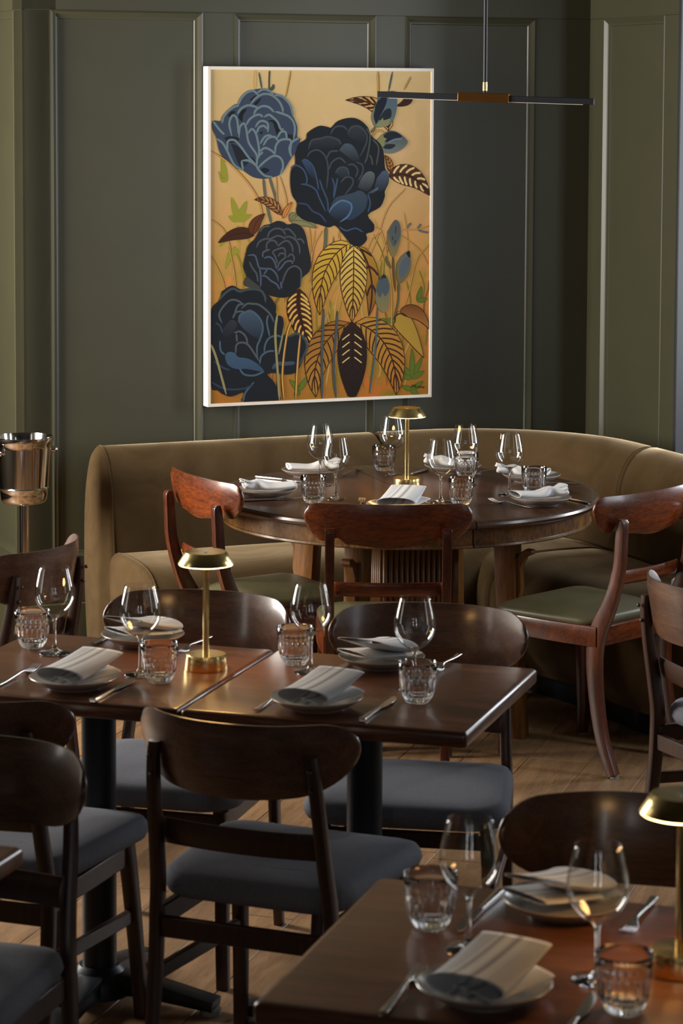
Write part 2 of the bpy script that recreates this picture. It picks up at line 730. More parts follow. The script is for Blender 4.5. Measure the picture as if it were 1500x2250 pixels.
def sofa_section(name, prof, spec, parent, ends=(1, 1)):
    st = stations(spec, 12)
    rings = []
    L = .018
    for i, (sq, back) in enumerate(((.10, 0), (.045, .004), (.012, .011))):
        k, t = st[0]
        rings.append(sofa_ring(k, t + back, prof, sq * ends[0]))
    for k, t in st:
        k0, t0 = st[0]
        if (k, t) == st[0]:
            t = t + L * (1 if k != 1 else 1.5)
        if (k, t) == st[-1]:
            t = t - L * (1 if k != 1 else 1.5)
        rings.append(sofa_ring(k, t, prof))
    for i, (sq, back) in enumerate(((.012, .011), (.045, .004), (.10, 0))):
        k, t = st[-1]
        rings.append(sofa_ring(k, t - back, prof, sq * ends[1]))
    bm = bmesh.new()
    loft(bm, rings)
    bmesh.ops.remove_doubles(bm, verts=bm.verts, dist=.0004)
    return obj(name, bm, 'velvet', parent, smooth=True, angle=60)


sofa = thing('corner_banquette', 'curved olive velvet corner banquette wrapped around the round table', 'sofa', (0, 0, 0))
specs = [[(0, -1.035, .012)], [(0, .012, .17), (1, .0, math.pi / 2), (2, .75, .878)], [(2, .878, 1.88)]]
for sp in specs:
    b = sofa_section('back_section', back_prof, sp, sofa)
    s = sofa_section('seat_section', seat_prof, sp, sofa)
pl = bmesh.new()
pp = [(-.10, .0), (-.10, .09), (.50, .09), (.50, .0)]
loft(pl, [sofa_ring(k, t, pp) for k, t in stations([(0, -1.0, .17), (1, 0, math.pi / 2), (2, .75, 1.86)], 10)])
bmesh.ops.remove_doubles(pl, verts=pl.verts, dist=.0004)
obj('plinth', pl, 'black_metal', sofa)


def piping(kind, t, prof, out):
    ring = sofa_ring(kind, t, prof)
    bm = bmesh.new()
    pts = [p + out for p in ring]
    tube(bm, pts, .0028, 6)
    return obj('piping', bm, 'velvet', sofa, smooth=True)


piping(0, -1.017, back_prof[2:], Vector((0, 0, 0)))
piping(0, -1.017, seat_prof[5:], Vector((0, 0, 0)))

# white napkin on the banquette
tag(obj('folded_cloth', newbox((1.082, 7.885, .4965), (.10, .07, .046), rz=R(-20)), 'white', bevel=.006),
    'white folded cloth lying on the velvet banquette seat', 'cloth')

# ------------------------------------------------------------------ round table
RT = Vector((.21, 8.13, 0))
rt = thing('round_table', 'round dark oak pedestal table with split top in front of the banquette', 'table', RT, R(108.5))
RR = .612


def half_disc(prof, n=40, gap=.0015):
    """closed solid: quarter-turned profile (r, z) swept through half a turn"""
    bm = bmesh.new()
    rings = []
    for k in range(n + 1):
        a = math.pi * k / n
        ring = [Vector((r * math.cos(a), r * math.sin(a) + gap, z)) for r, z in prof]
        rings.append(ring)
    loft(bm, rings, cap=True)
    bmesh.ops.remove_doubles(bm, verts=bm.verts, dist=1e-5)
    return bm


top_prof = [(.0, .722), (RR - .022, .722), (RR - .010, .7235), (RR - .003, .729), (RR, .7365), (RR - .003, .744), (RR - .010, .7492), (RR - .02, .75), (0, .75)]
apr_prof = [(RR - .062, .664), (RR - .030, .664), (RR - .025, .668), (RR - .026, .674), (RR - .030, .676), (RR - .030, .7215), (RR - .062, .7215)]
for sgn in (0, 1):
    t = obj('table_top', half_disc(top_prof), 'oak_table', rt, smooth=True, angle=30)
    t.rotation_euler = (0, 0, math.pi * sgn)
    a = obj('apron', half_disc(apr_prof, gap=.002), 'oak_apron', rt, smooth=True, angle=30)
    a.rotation_euler = (0, 0, math.pi * sgn)
# fluted centre column
bm = bmesh.new()
cw = .125
prism(bm, rrect(cw * 2, cw * 2, .012), 'z', .14, .7215)
colm = obj('column', bm, 'oak_leg', rt, smooth=True)
flute = bmesh.new()
lathe(flute, [(.0001, .16), (.0082, .16), (.0082, .69), (.0001, .69)], 10)
bmesh.ops.recalc_face_normals(flute, faces=flute.faces)
fm = bpy.data.meshes.new('reed')
flute.to_mesh(fm)
flute.free()
fm.materials.append(M['oak_leg'])
for f in fm.polygons:
    f.use_smooth = abs(f.normal.z) < .5
for side in range(4):
    for i in range(14):
        o = bpy.data.objects.new('reed', fm)
        col.objects.link(o)
        o.parent = colm
        v = Matrix.Rotation(side * math.pi / 2, 3, 'Z') @ Vector((-cw + .0089 + i * .01785, -cw - .001, 0))
        o.location = v
for kq in range(4):
    a = R(45 + 90 * kq)
    # square tapering leg, leaning outwards at the foot
    bm = bmesh.new()
    path = [(.345, .7215, .075), (.352, .55, .070), (.362, .35, .062), (.38, .15, .058), (.39, .0, .055)]
    plane_sweep(bm, 0, path, .062, .004, 4)
    lg = obj('leg', bm, 'oak_leg', rt, smooth=True)
    lg.rotation_euler = (0, 0, a)
    # carved scroll bracket on the outer face
    bm = bmesh.new()
    sc_out = [(x - .030, z) for x, z in [(.415, .40), (.432, .47), (.430, .54), (.446, .575), (.470, .585), (.468, .598), (.446, .600), (.428, .588), (.410, .56), (.400, .50)]]
    prism(bm, sc_out, 'x', -.017, .017)
    br = obj('scroll_bracket', bm, 'oak_leg', rt, bevel=.003)
    br.rotation_euler = (0, 0, a)
    # arched stretcher from column to leg
    bm = bmesh.new()
    plane_sweep(bm, 0, [(.10, .20, .06), (.22, .215, .05), (.30, .18, .045), (.375, .13, .05)], .045, .006, 4)
    s = obj('stretcher', bm, 'oak_leg', rt, smooth=True)
    s.rotation_euler = (0, 0, a)

# ------------------------------------------------------------------ square walnut tables
TW = Vector((math.cos(TA), math.sin(TA), 0))
TD = Vector((-math.sin(TA), math.cos(TA), 0))


def square_table(c, label):
    t = thing('square_table', label, 'table', c, TA, 'square walnut tables')
    bm = bmesh.new()
    o = rrect(.606, .612, .008, 4)
    rings = []
    for z, d in ((.716, .006), (.7185, .002), (.723, 0), (.742, 0), (.7465, .0018), (.749, .0055), (.75, .010)):
        rings.append([(x * (1 - d / .303), y * (1 - d / .306), z) for x, y in o])
    loft(bm, rings)
    obj('table_top', bm, 'walnut', t, smooth=True, angle=50)
    bm = bmesh.new()
    prism(bm, rrect(.36, .36, .02), 'z', .700, .716)
    obj('mounting_plate', bm, 'black_metal', t)
    bm = bmesh.new()
    lathe(bm, [(.0001, .06), (.038, .06), (.038, .70), (.0001, .70)], 32)
    obj('column', bm, 'black_metal', t, smooth=True)
    bm = bmesh.new()
    lathe(bm, [(.0001, .085), (.045, .085), (.062, .065), (.07, .045), (.07, .02), (.0001, .02)], 32)
    hub = obj('base_hub', bm, 'black_metal', t, smooth=True)
    for k in range(4):
        bm = bmesh.new()
        path = [(.03, .050, .05), (.12, .045, .04), (.22, .030, .030), (.275, .022, .024)]
        plane_sweep(bm, 0, path, .058, .006, 4)
        f = obj('foot', bm, 'black_metal', t, smooth=True)
        f.rotation_euler = (0, 0, R(90 * k))
        bm = bmesh.new()
        lathe(bm, [(.0001, 0), (.024, 0), (.024, .012), (.0001, .014)], 16, c=(0, .262, 0))
        g = obj('glide', bm, 'rubber', f, smooth=True)
    return t


C_MR = Vector((.0535, 5.378, 0))
C_ML = C_MR - TW * .612
C_N = Vector((.2615, 3.667, 0))
C_FL = Vector((-.9075, 4.0065, 0))
square_table(C_MR, 'square walnut table without a lamp, pushed against the lamp table')
square_table(C_ML, 'square walnut table with a brass lamp, joined to the table without one')
square_table(C_N, 'square walnut table standing alone with brass lamp and two settings')
square_table(C_FL, 'square walnut table with only its bare corner showing beside a grey chair')

# ------------------------------------------------------------------ chairs


def curved_back(bm, hw, zt, zb, yc, curl, thick, lean, n=36, rows=5, ex=2.0):
    """bent board: outline zt(u), zb(u), bow towards +y at the ends"""
    front, back = [], []
    us = [-1 + 2 * (1 - math.cos(math.pi * i / n)) / 2 for i in range(n + 1)]
    grid_f, grid_b = [], []
    for u in us:
        t, b = zt(abs(u)), zb(abs(u))
        y = yc + curl * abs(u) ** ex
        sl = ex * curl * math.copysign(abs(u) ** (ex - 1), u) / hw
        nx, ny = -sl, 1.0
        ln = math.hypot(nx, ny)
        nx, ny = nx / ln, ny / ln
        cf, cb = [], []
        for j in range(rows + 1):
            f = j / rows
            z = b + (t - b) * f
            edge = min(1, min(f, 1 - f) * (t - b) / (thick * .45) + .35) * min(1, (1 - abs(u)) * hw / (thick * .5) + .35)
            h = thick / 2 * edge
            ly = -(z - .72) * lean
            cf.append((hw * u + nx * h, y + ly + ny * h, z))
            cb.append((hw * u - nx * h, y + ly - ny * h, z))
        loopv = cf + cb[::-1]
        grid_f.append(loopv)
    loft(bm, grid_f)
    return bm


def seat_pad(bm, wf, wr, yf, yr, z0, z1, r, crown=.008, sag=0.0):
    """upholstered pad: rounded trapezoid, softly crowned"""
    L = yf - yr
    base = rrect(1, 1, .16, 5)

    def ring(inset, z):
        out = []
        for x, y in base:
            yy = yr + inset + (y + .5) * (L - 2 * inset)
            w = wr + (wf - wr) * (y + .5) - 2 * inset
            out.append((x * w, yy, z + sag * (4 * (x) ** 2)))
        return out
    H = z1 - z0
    rings = [ring(r * 1.2, z0), ring(r * .35, z0 + H * .12), ring(0, z0 + H * .42), ring(r * .12, z0 + H * .66),
             ring(r * .5, z0 + H * .88), ring(r * 1.2, z0 + H * .98), ring(r * 2.8, z1 + crown * .6), ring(r * 5, z1 + crown)]
    loft(bm, rings)
    return bm


def make_walnut_chair():
    t = thing('walnut_chair', 'x', 'chair', group='walnut chairs with grey seats')
    bm = bmesh.new()
    seat_pad(bm, .47, .41, .225, -.205, .395, .452, .02, .004, .010)
    obj('seat', bm, 'fabric', t, smooth=True, angle=70)
    bm = bmesh.new()

    def zt(u):
        t_ = min(1, max(0, (u - .74) / .26))
        return .802 - .052 * (1 - math.sqrt(1 - t_ * t_))

    def zb(u):
        t_ = min(1, max(0, (u - .55) / .45))
        return .648 + .022 * u * u + .078 * (1 - math.sqrt(1 - t_ * t_))
    curved_back(bm, .234, zt, zb, -.306, .122, .013, .19, ex=2.4)
    obj('backrest', bm, 'walnut_chair', t, smooth=True, angle=60)
    for s in (-1, 1):
        bm = bmesh.new()
        path = [(-.277, .742, .018), (-.272, .70, .026), (-.259, .62, .031), (-.235, .50, .036), (-.222, .42, .038), (-.226, .30, .036), (-.245, .15, .031), (-.268, .0, .026)]
        plane_sweep(bm, (lambda f, s=s: s * (.166 + .022 * min(1, f * 1.6))), path, .026, .009, 5)
        obj('rear_leg', bm, 'walnut_frame', t, smooth=True)
        bm = bmesh.new()
        path = [(.165, .395, .040), (.175, .30, .037), (.192, .15, .031), (.205, .0, .025)]
        plane_sweep(bm, (lambda f, s=s: s * (.180 + .018 * f)), path, .030, .007, 4)
        obj('front_leg', bm, 'walnut_frame', t, smooth=True)
        bm = bmesh.new()
        box(bm, (s * .187, -.022, .245), (.016, .40, .030), rx=R(-3))
        obj('side_stretcher', bm, 'walnut_frame', t, bevel=.003)
        bm = bmesh.new()
        box(bm, (s * .180, -.03, .372), (.018, .39, .045))
        obj('side_rail', bm, 'walnut_frame', t, bevel=.003)
        for z in (.715, .675):
            bm = bmesh.new()
            lathe(bm, [(.0001, -.003), (.005, -.003), (.005, .001), (.003, .003), (.0001, .0035)], 10)
            o = obj('screw_cap', bm, 'walnut_frame', t, smooth=True)
            o.location = (s * .170, -.296 + (.72 - z) * .22, z)
            o.rotation_euler = (R(90), 0, 0)
    bm = bmesh.new()
    box(bm, (0, .165, .368), (.345, .018, .036))
    obj('front_rail', bm, 'walnut_frame', t, bevel=.003)
    bm = bmesh.new()
    box(bm, (0, -.222, .352), (.352, .018, .042))
    obj('rear_rail', bm, 'walnut_frame', t, bevel=.003)
    bm = bmesh.new()
    curved_back(bm, .180, lambda u: .575, lambda u: .520, -.272, .022, .014, .2, 16, 4)
    obj('back_rail', bm, 'walnut_frame', t, smooth=True, angle=60)
    return t


WC = [
    ((-.105, 5.15, 0), -22.1, 'walnut chair at the lampless square table, on the side away from the banquette'),
    ((-.685, 5.335, 0), -20, 'walnut chair at the joined lamp table, on the side away from the banquette'),
    ((.173, 5.733, 0), 180 - 9.3, 'walnut chair with pale grey seat between lampless square table and dark mahogany chair'),
    ((-.397, 5.888, 0), 180 - 15.3, 'walnut chair tucked behind the joined lamp table, in front of the velvet banquette'),
    ((.453, 4.054, 0), 180 - 14, 'walnut chair facing the table that stands alone with its lamp'),
    ((-.739, 4.445, 0), 180 - 17, 'walnut chair at the bare table corner, back to back with another chair'),
    ((-1.036, 6.945, 0), 66, 'walnut chair with sunlit inner back beside the champagne bucket stand'),
    ((1.098, 6.440, 0), -65, 'walnut chair with pale sunlit inner back standing near the mahogany chair'),
]
wc = make_walnut_chair()
for i, (loc, a, lab) in enumerate(WC):
    if i == 0:
        wc.location, wc.rotation_euler = loc, (0, 0, R(a))
        wc['label'] = lab
    else:
        dup(wc, lab, loc, R(a))


def make_mahogany_chair():
    t = thing('mahogany_chair', 'x', 'chair', group='mahogany chairs round the round table')
    bm = bmesh.new()
    seat_pad(bm, .43, .36, .215, -.165, .435, .470, .016, .016)
    obj('seat', bm, 'leather', t, smooth=True, angle=70)
    bm = bmesh.new()

    def zt(u):
        t_ = min(1, max(0, (u - .84) / .16))
        return .842 - .040 * (1 - math.sqrt(1 - t_ * t_))

    def zb(u):
        c = .716 - .014 * math.cos(math.pi * min(1, u / .56))
        n = .742
        if u < .50:
            base = .718 - .006 * math.cos(math.pi * u / .50)
        elif u < .60:
            base = .724 + .020 * (u - .50) / .10
        elif u < .70:
            base = .744 - .012 * (u - .60) / .10
        else:
            base = .732
        t_ = max(0, (u - .80) / .20)
        return base + .042 * t_ + .026 * t_ ** 6
    curved_back(bm, .243, zt, zb, -.236, .040, .018, .10, 60)
    obj('crest_rail', bm, 'mahogany', t, smooth=True, angle=60)
    for s in (-1, 1):
        bm = bmesh.new()
        path = [(-.260, .775, .010), (-.258, .765, .024), (-.254, .72, .029), (-.246, .62, .032), (-.216, .52, .040), (-.174, .43, .052), (-.160, .36, .048), (-.166, .25, .042), (-.190, .12, .036), (-.235, .006, .031)]
        plane_sweep(bm, s * .168, path, .027, .002, 6)
        lg = obj('rear_leg', bm, 'mahogany_frame', t, smooth=True, angle=30)
        bm = bmesh.new()
        lathe(bm, [(.0001, 0), (.013, 0), (.013, .006), (.0001, .006)], 12, c=(s * .168, -.238, 0))
        obj('felt_pad', bm, 'rubber', lg)
        bm = bmesh.new()
        path = [(.185, .44, .048), (.178, .36, .046), (.170, .22, .038), (.166, .08, .032), (.170, .006, .028)]
        plane_sweep(bm, s * .190, path, .030, .004, 4)
        lg = obj('front_leg', bm, 'mahogany_frame', t, smooth=True, angle=30)
        bm = bmesh.new()
        lathe(bm, [(.0001, 0), (.012, 0), (.012, .006), (.0001, .006)], 12, c=(s * .19, .170, 0))
        obj('felt_pad', bm, 'rubber', lg)
        bm = bmesh.new()
        # side rail bows outwards a little
        pts = []
        rings = []
        for k in range(9):
            f = k / 8
            y = -.175 + f * .395
            x = s * (.172 + .022 * f + .012 * math.sin(math.pi * f))
            rings.append([(x + q[0], y, .415 + q[1]) for q in rrect(.026, .062, .005, 2)])
        loft(bm, rings)
        obj('side_rail', bm, 'mahogany', t, smooth=True, angle=40)
    bm = bmesh.new()
    curved_back(bm, .205, lambda u: .447, lambda u: .384, .208, -.022, .024, 0, 20, 4)
    obj('front_rail', bm, 'mahogany', t, smooth=True, angle=50)
    bm = bmesh.new()
    box(bm, (0, -.172, .415), (.33, .026, .060))
    obj('rear_rail', bm, 'mahogany', t, bevel=.004)
    bm = bmesh.new()
    curved_back(bm, .160, lambda u: .612, lambda u: .570, -.250, .020, .016, .16, 16, 4)
    obj('back_rail', bm, 'mahogany', t, smooth=True, angle=60)
    return t


MC = [
    ((.137, 7.530, 0), 0, 'dark mahogany chair at the round table, opposite the painting'),
    ((-.233, 7.957, 0), math.degrees(math.atan2(.49, .87)) - 90, 'mahogany chair with sunlit orange crest beside the banquette arm'),
    ((.757, 7.747, 0), 136 - 90, 'mahogany chair with shapely rear leg and worn orange crest by the corner of the banquette'),
]
mc = make_mahogany_chair()
for i, (loc, a, lab) in enumerate(MC):
    if i == 0:
        mc.location, mc.rotation_euler = loc, (0, 0, R(a))
        mc['label'] = lab
    else:
        dup(mc, lab, loc, R(a))

# ------------------------------------------------------------------ brass lamps


def make_lamp():
    t = thing('table_lamp', 'x', 'lamp', group='brass table lamps')
    bm = bmesh.new()
    lathe(bm, [(.0001, 0), (.0485, 0), (.0490, .0015), (.0440, .032), (.0425, .0335), (.0001, .0335)], 48)
    obj('base', bm, 'brass', t, smooth=True, angle=30)
    bm = bmesh.new()
    lathe(bm, [(.0001, .033), (.0072, .033), (.0072, .240), (.0001, .240)], 24)
    obj('stem', bm, 'brass', t, smooth=True)
    bm = bmesh.new()
    lathe(bm, [(.0001, .2600), (.0440, .2600), (.0455, .2590), (.0605, .2345), (.0612, .2328), (.0604, .2324), (.0590, .2335), (.0445, .2560), (.0001, .2560)], 48)
    sh = obj('lamp_shade', bm, 'brass', t, smooth=True, angle=30)
    bm = bmesh.new()
    lathe(bm, [(.009, .2312), (.0592, .2312), (.0600, .2322), (.0590, .2332), (.009, .2345)], 48)
    obj('light_diffuser', bm, 'led', sh)
    bm = bmesh.new()
    prism(bm, rrect(.008, .03, .003), 'z', .2600, .2612)
    o = obj('touch_switch', bm, 'steel', sh)
    return t


lamp0 = make_lamp()
LAMPS = [((.212, 8.212, .7503), 'brass mushroom lamp on the round table under the painting'),
         ((-.294, 5.559, .7503), 'brass mushroom lamp on the joined square tables'),
         ((.490, 3.601, .7503), 'brass mushroom lamp on the square table that stands alone')]
for i, (loc, lab) in enumerate(LAMPS):
    if i == 0:
        lamp0.location = loc
        lamp0['label'] = lab
    else:
        dup(lamp0, lab, loc, 0)

# ------------------------------------------------------------------ glasses


def make_wine():
    t = thing('wine_glass', 'x', 'glass', group='stemmed wine glasses')
    bm = bmesh.new()
    bowl = [(v[0], v[1]) for v in spline([(.004, .0845), (.014, .087), (.028, .097), (.039, .112), (.0445, .130), (.0435, .150), (.0385, .174), (.0332, .1968)], 5)]
    inner = [(max(.0008, r - .0009), z + (.0022 if i < 6 else 0)) for i, (r, z) in enumerate(bowl)]
    lathe(bm, bowl + inner[::-1], 48)
    obj('bowl', bm, 'thin_glass', t, smooth=True, angle=80)
    bm = bmesh.new()
    pr = [(v[0], v[1]) for v in spline([(.0355, .0018), (.030, .0028), (.016, .0055), (.0075, .0110), (.0042, .022), (.0034, .045), (.0036, .068), (.0060, .081), (.0135, .0872)], 4)]
    lathe(bm, [(.0001, .0), (.0352, .0), (.0358, .001)] + pr + [(.0001, .0885)], 40)
    obj('stem', bm, 'glass', t, smooth=True, angle=50)
    return t


def make_tumbler():
    t = thing('water_tumbler', 'x', 'glass', group='ribbed water tumblers')
    bm = bmesh.new()
    n = 160
    outer = [(.0001, .0015), (.017, .0015), (.0205, 0), (.0235, .0005), (.0255, .004), (.0300, .012), (.0345, .024), (.0368, .036), (.0378, .048), (.0385, .0555), (.0402, .0562), (.0404, .0580), (.0398, .0592), (.0402, .066), (.0408, .0836), (.0403, .0842)]
    inner = [(.0396, .0836), (.0388, .066), (.0378, .052), (.0355, .036), (.0315, .024), (.024, .0165), (.010, .014), (.0001, .0138)]

    def ribs(i, a):
        if 5 <= i <= 8:
            return 1 + .055 * abs(math.cos(10 * a)) - .030
        if 3 <= i <= 4:
            return 1 + .035 * abs(math.cos(10 * a)) - .020
        return 1
    lathe(bm, outer + inner, n, ribs=ribs)
    obj('glass_body', bm, 'glass', t, smooth=True, angle=60)
    return t


SIDE_A, SIDE_B = 'away from the banquette', 'towards the banquette'
WINES = [
    ((-.642, 5.706), 'wine glass on the joined lamp table, next to a tumbler and knife'),
    ((-.433, 5.494), 'wine glass standing between the lamp base and a napkin on the joined table'),
    ((-.064, 5.523), 'wine glass beside the bright seam between the joined tables'),
    ((.158, 5.372), 'wine glass behind a tumbler on the lampless square table'),
    ((.191, 3.689), 'wine glass beside a tumbler on the table standing alone'),
    ((.366, 3.560), 'wine glass between tumbler and lamp on the table standing alone'),
    ((-.067, 8.263), 'wine glass on the round table, overlapped by another wine glass, beside a napkin'),
    ((-.016, 7.969), 'wine glass on the round table, behind the tumbler by the dark chair back'),
    ((.171, 8.493), 'wine glass on the round table just behind the brass lamp stem'),
    ((.311, 7.913), 'wine glass on the round table between lamp and the tumbler by the chair back'),
    ((.404, 8.276), 'wine glass on the round table close to a tumbler and the banquette curve'),
    ((.534, 8.067), 'wine glass on the round table, standing alone above the striped pinched napkin'),
]
w0 = make_wine()
for i, ((x, y), lab) in enumerate(WINES):
    if i == 0:
        w0.location = (x, y, .7508)
        w0['label'] = lab
    else:
        dup(w0, lab, (x, y, .7508), 0)
TUMB = [
    ((-.700, 5.770), 'ribbed tumbler behind a wine glass on the joined lamp table'),
    ((-.387, 5.429), 'ribbed tumbler in front of the lamp base on the joined table'),
    ((-.099, 5.604), 'ribbed tumbler at the bright seam between the joined tables'),
    ((.161, 5.251), 'ribbed tumbler beside the knife on the lampless square table'),
    ((.138, 3.792), 'ribbed tumbler casting a pale reflection on the table standing alone'),
    ((.390, 3.432), 'ribbed tumbler next to the lamp base on the table standing alone'),
    ((-.085, 7.893), 'ribbed tumbler on the round table beside a wine glass and the dark chair back'),
    ((.145, 8.598), 'ribbed tumbler on the round table behind the lamp, near the banquette seam'),
    ((.415, 8.440), 'ribbed tumbler on the round table behind a wine glass'),
    ((.372, 7.870), 'ribbed tumbler on the round table above the dark chair back, beside a wine glass foot'),
    ((.614, 8.107), 'ribbed tumbler on the round table between two plates'),
]
t0 = make_tumbler()
for i, ((x, y), lab) in enumerate(TUMB):
    if i == 0:
        t0.location = (x, y, .7508)
        t0['label'] = lab
    else:
        dup(t0, lab, (x, y, .7508), random.random())

# ------------------------------------------------------------------ plates


def make_plate():
    t = thing('side_plate', 'x', 'plate', group='taupe side plates')
    bm = bmesh.new()
    lathe(bm, [(.0001, .0035), (.050, .0035), (.052, 0), (.056, 0), (.0575, .004), (.075, .0095), (.089, .0185), (.0945, .0225), (.0955, .0242), (.0945, .0252), (.0925, .0245)], 64)
    obj('plate_body', bm, 'plate', t, smooth=True, angle=60)
    bm = bmesh.new()
    lathe(bm, [(.0925, .0243), (.087, .0210), (.073, .0135), (.055, .0085), (.0001, .0080)], 64)
    obj('glazed_well', bm, 'plate_glaze', t, smooth=True, angle=60)
    return t


PLATES = [
    ((-.564, 5.377), 'taupe plate with striped napkin beside a fork on the joined lamp table'),
    ((-.452, 5.815), 'taupe plate with napkin on the banquette side of the joined lamp table'),
    ((-.048, 5.198), 'taupe plate with napkin between fork and knife on the lampless table'),
    ((.092, 5.590), 'taupe plate with napkin behind a wine glass on the lampless table'),
    ((.202, 3.485), 'plate with napkin and fork on the table standing alone'),
    ((.347, 3.866), 'plate next to the chair on the table standing alone'),
    ((-.234, 8.026), 'plate on the round table beside the sunlit mahogany chair'),
    ((-.101, 8.460), 'plate with stacked napkin on the round table near the banquette'),
    ((.376, 8.575), 'plate hidden behind wine glasses on the round table'),
    ((.625, 8.366), 'plate with knotted napkin on the round table behind a tumbler'),
    ((.618, 7.885), 'plate with pinched striped napkin on the round table beside a fork'),
    ((.172, 7.735), 'plate on the round table, half hidden by the dark chair back'),
]
p0 = make_plate()
for i, ((x, y), lab) in enumerate(PLATES):
    if i == 0:
        p0.location = (x, y, .7504)
        p0['label'] = lab
    else:
        dup(p0, lab, (x, y, .7504), 0)

# ------------------------------------------------------------------ napkins


def cloth_tube(bm, uvl, L, wfun, hfun, zfun, yoff=0, n=18, m=28, xo=lambda v: 0):
    """flattened cloth tube along y: open lens-shaped ends, width wfun(v), height hfun(v), lifted zfun(v)"""
    grid = []
    for i in range(n + 1):
        v = i / n
        row = []
        for k in range(m):
            a = 2 * math.pi * k / m
            ca, sa = math.cos(a), math.sin(a)
            x = math.copysign(abs(ca) ** .8, ca) * wfun(v) / 2
            z = math.copysign(abs(sa) ** 1.1, sa) * hfun(v) / 2
            row.append(bm.verts.new((x + xo(v), yoff + (v - .5) * L, z + hfun(v) / 2 + zfun(v))))
        grid.append(row)
    for i in range(n):
        for k in range(m):
            j = (k + 1) % m
            f = bm.faces.new((grid[i][k], grid[i][j], grid[i + 1][j], grid[i + 1][k]))
            for lp, (ii, kk) in zip(f.loops, ((i, k), (i, k + 1), (i + 1, k + 1), (i + 1, k))):
                a = 2 * math.pi * kk / m
                lp[uvl].uv = ((math.cos(a) + 1) / 2, ii / n)
    return bm


def napkin(name, loc, rz, style, label):
    t = thing(name, label, 'napkin', loc, rz, 'striped linen napkins')
    bm = bmesh.new()
    uvl = bm.loops.layers.uv.new('UVMap')
    if style == 'flap':
        cloth_tube(bm, uvl, .135, lambda v: .118 - .010 * v, lambda v: .024 * (1 - v) + .006, lambda v: .002 + .044 * v ** 1.25, xo=lambda v: .014 * v)
        top = obj('upper_fold', bm, 'linen', t, smooth=True, angle=80)
        bm = bmesh.new()
        uvl = bm.loops.layers.uv.new('UVMap')
        cloth_tube(bm, uvl, .12, lambda v: .10, lambda v: .008, lambda v: .012 * v ** 1.4, yoff=.0)
        lo = obj('under_fold', bm, 'linen', t, smooth=True, angle=80)
        lo.rotation_euler = (0, 0, R(-22))
        lo.location = (.018, .0, .0005)
    else:
        def w(v):
            return .088 - .058 * math.exp(-((v - .74) / .13) ** 2) + .004 * math.sin(9 * v)

        def h(v):
            return .016 + .016 * math.exp(-((v - .72) / .16) ** 2)
        cloth_tube(bm, uvl, .165, w, h, lambda v: .012 * max(0, (.45 - v)) + .022 * max(0, v - .78) * 4 * .4)
        top = obj('upper_fold', bm, 'linen', t, smooth=True, angle=80)
        for q, (ax, dz) in enumerate(((.018, .004), (-.016, .010))):
            bm = bmesh.new()
            uvl = bm.loops.layers.uv.new('UVMap')
            cloth_tube(bm, uvl, .05, lambda v: .016 + .030 * v, lambda v: .006, lambda v: .014 * v, n=8, m=20)
            f = obj('gathered_end', bm, 'linen', t, smooth=True, angle=80)
            f.location = (ax * .5, .065, dz + .006)
            f.rotation_euler = (0, 0, R(-ax * 900))
    for o in t.children:
        s = o.modifiers.new('cloth', 'SOLIDIFY')
        s.thickness = .0012
        s.offset = 1
    return t


PZ = .7675
NAP = [
    ((-.556, 5.380), -32, 'flap', 'striped napkin folded up on the plate beside a fork on the joined lamp table'),
    ((-.447, 5.812), 150, 'flap', 'striped napkin on the banquette side of the joined lamp table'),
    ((-.043, 5.200), -30, 'flap', 'striped napkin on the plate between fork and knife on the lampless table'),
    ((.088, 5.590), 150, 'flap', 'striped napkin behind a wine glass on the lampless table'),
    ((.205, 3.487), -30, 'flap', 'striped napkin by the fork on the table standing alone'),
    ((.345, 3.864), 150, 'flap', 'striped napkin near the chair on the table standing alone'),
    ((-.225, 8.026), 100, 'pinch', 'pinched grey napkin on the plate beside the sunlit mahogany chair'),
    ((-.095, 8.458), -80, 'pinch', 'folded grey napkin on the round table plate near the banquette'),
    ((.370, 8.573), 70, 'pinch', 'grey napkin seen through wine glasses on the round table'),
    ((.600, 8.366), 75, 'pinch', 'knotted grey napkin on the plate behind a tumbler'),
    ((.613, 7.887), -70, 'pinch', 'pinched striped napkin on the plate beside a silver fork'),
    ((.180, 7.738), -12, 'flap', 'pale striped napkin standing above the dark chair back, before the lamp'),
]
for (x, y), a, st, lab in NAP:
    napkin('linen_napkin', (x, y, PZ + (.0016 if st == 'flap' else .0048)), R(a), st, lab)

# ------------------------------------------------------------------ cutlery


def make_fork():
    t = thing('dinner_fork', 'x', 'fork', group='steel forks')
    bm = bmesh.new()
    path = [(-.095, .0040, .013), (-.06, .0042, .011), (-.01, .0068, .007), (.025, .0085, .0065), (.040, .0050, .012), (.052, .0022, .021)]
    pts = spline(path, 5)
    loft(bm, [[(q[0], p[0], p[1] + q[1]) for q in rrect(p[2], .0026, .0012, 2)] for p in pts])
    obj('handle', bm, 'steel', t, smooth=True, angle=50)
    for k in range(4):
        bm = bmesh.new()
        x = (-.0087 + .0058 * k)
        loft(bm, [[(x + q[0], p[0], p[1] + q[1]) for q in rrect(p[2], .0020, .0009, 2)]
                  for p in spline([(.051, .0022, .0034), (.066, .0022, .0032), (.082, .0048, .0028), (.097, .0088, .0020)], 3)])
        obj('tine', bm, 'steel', t, smooth=True, angle=50)
    return t


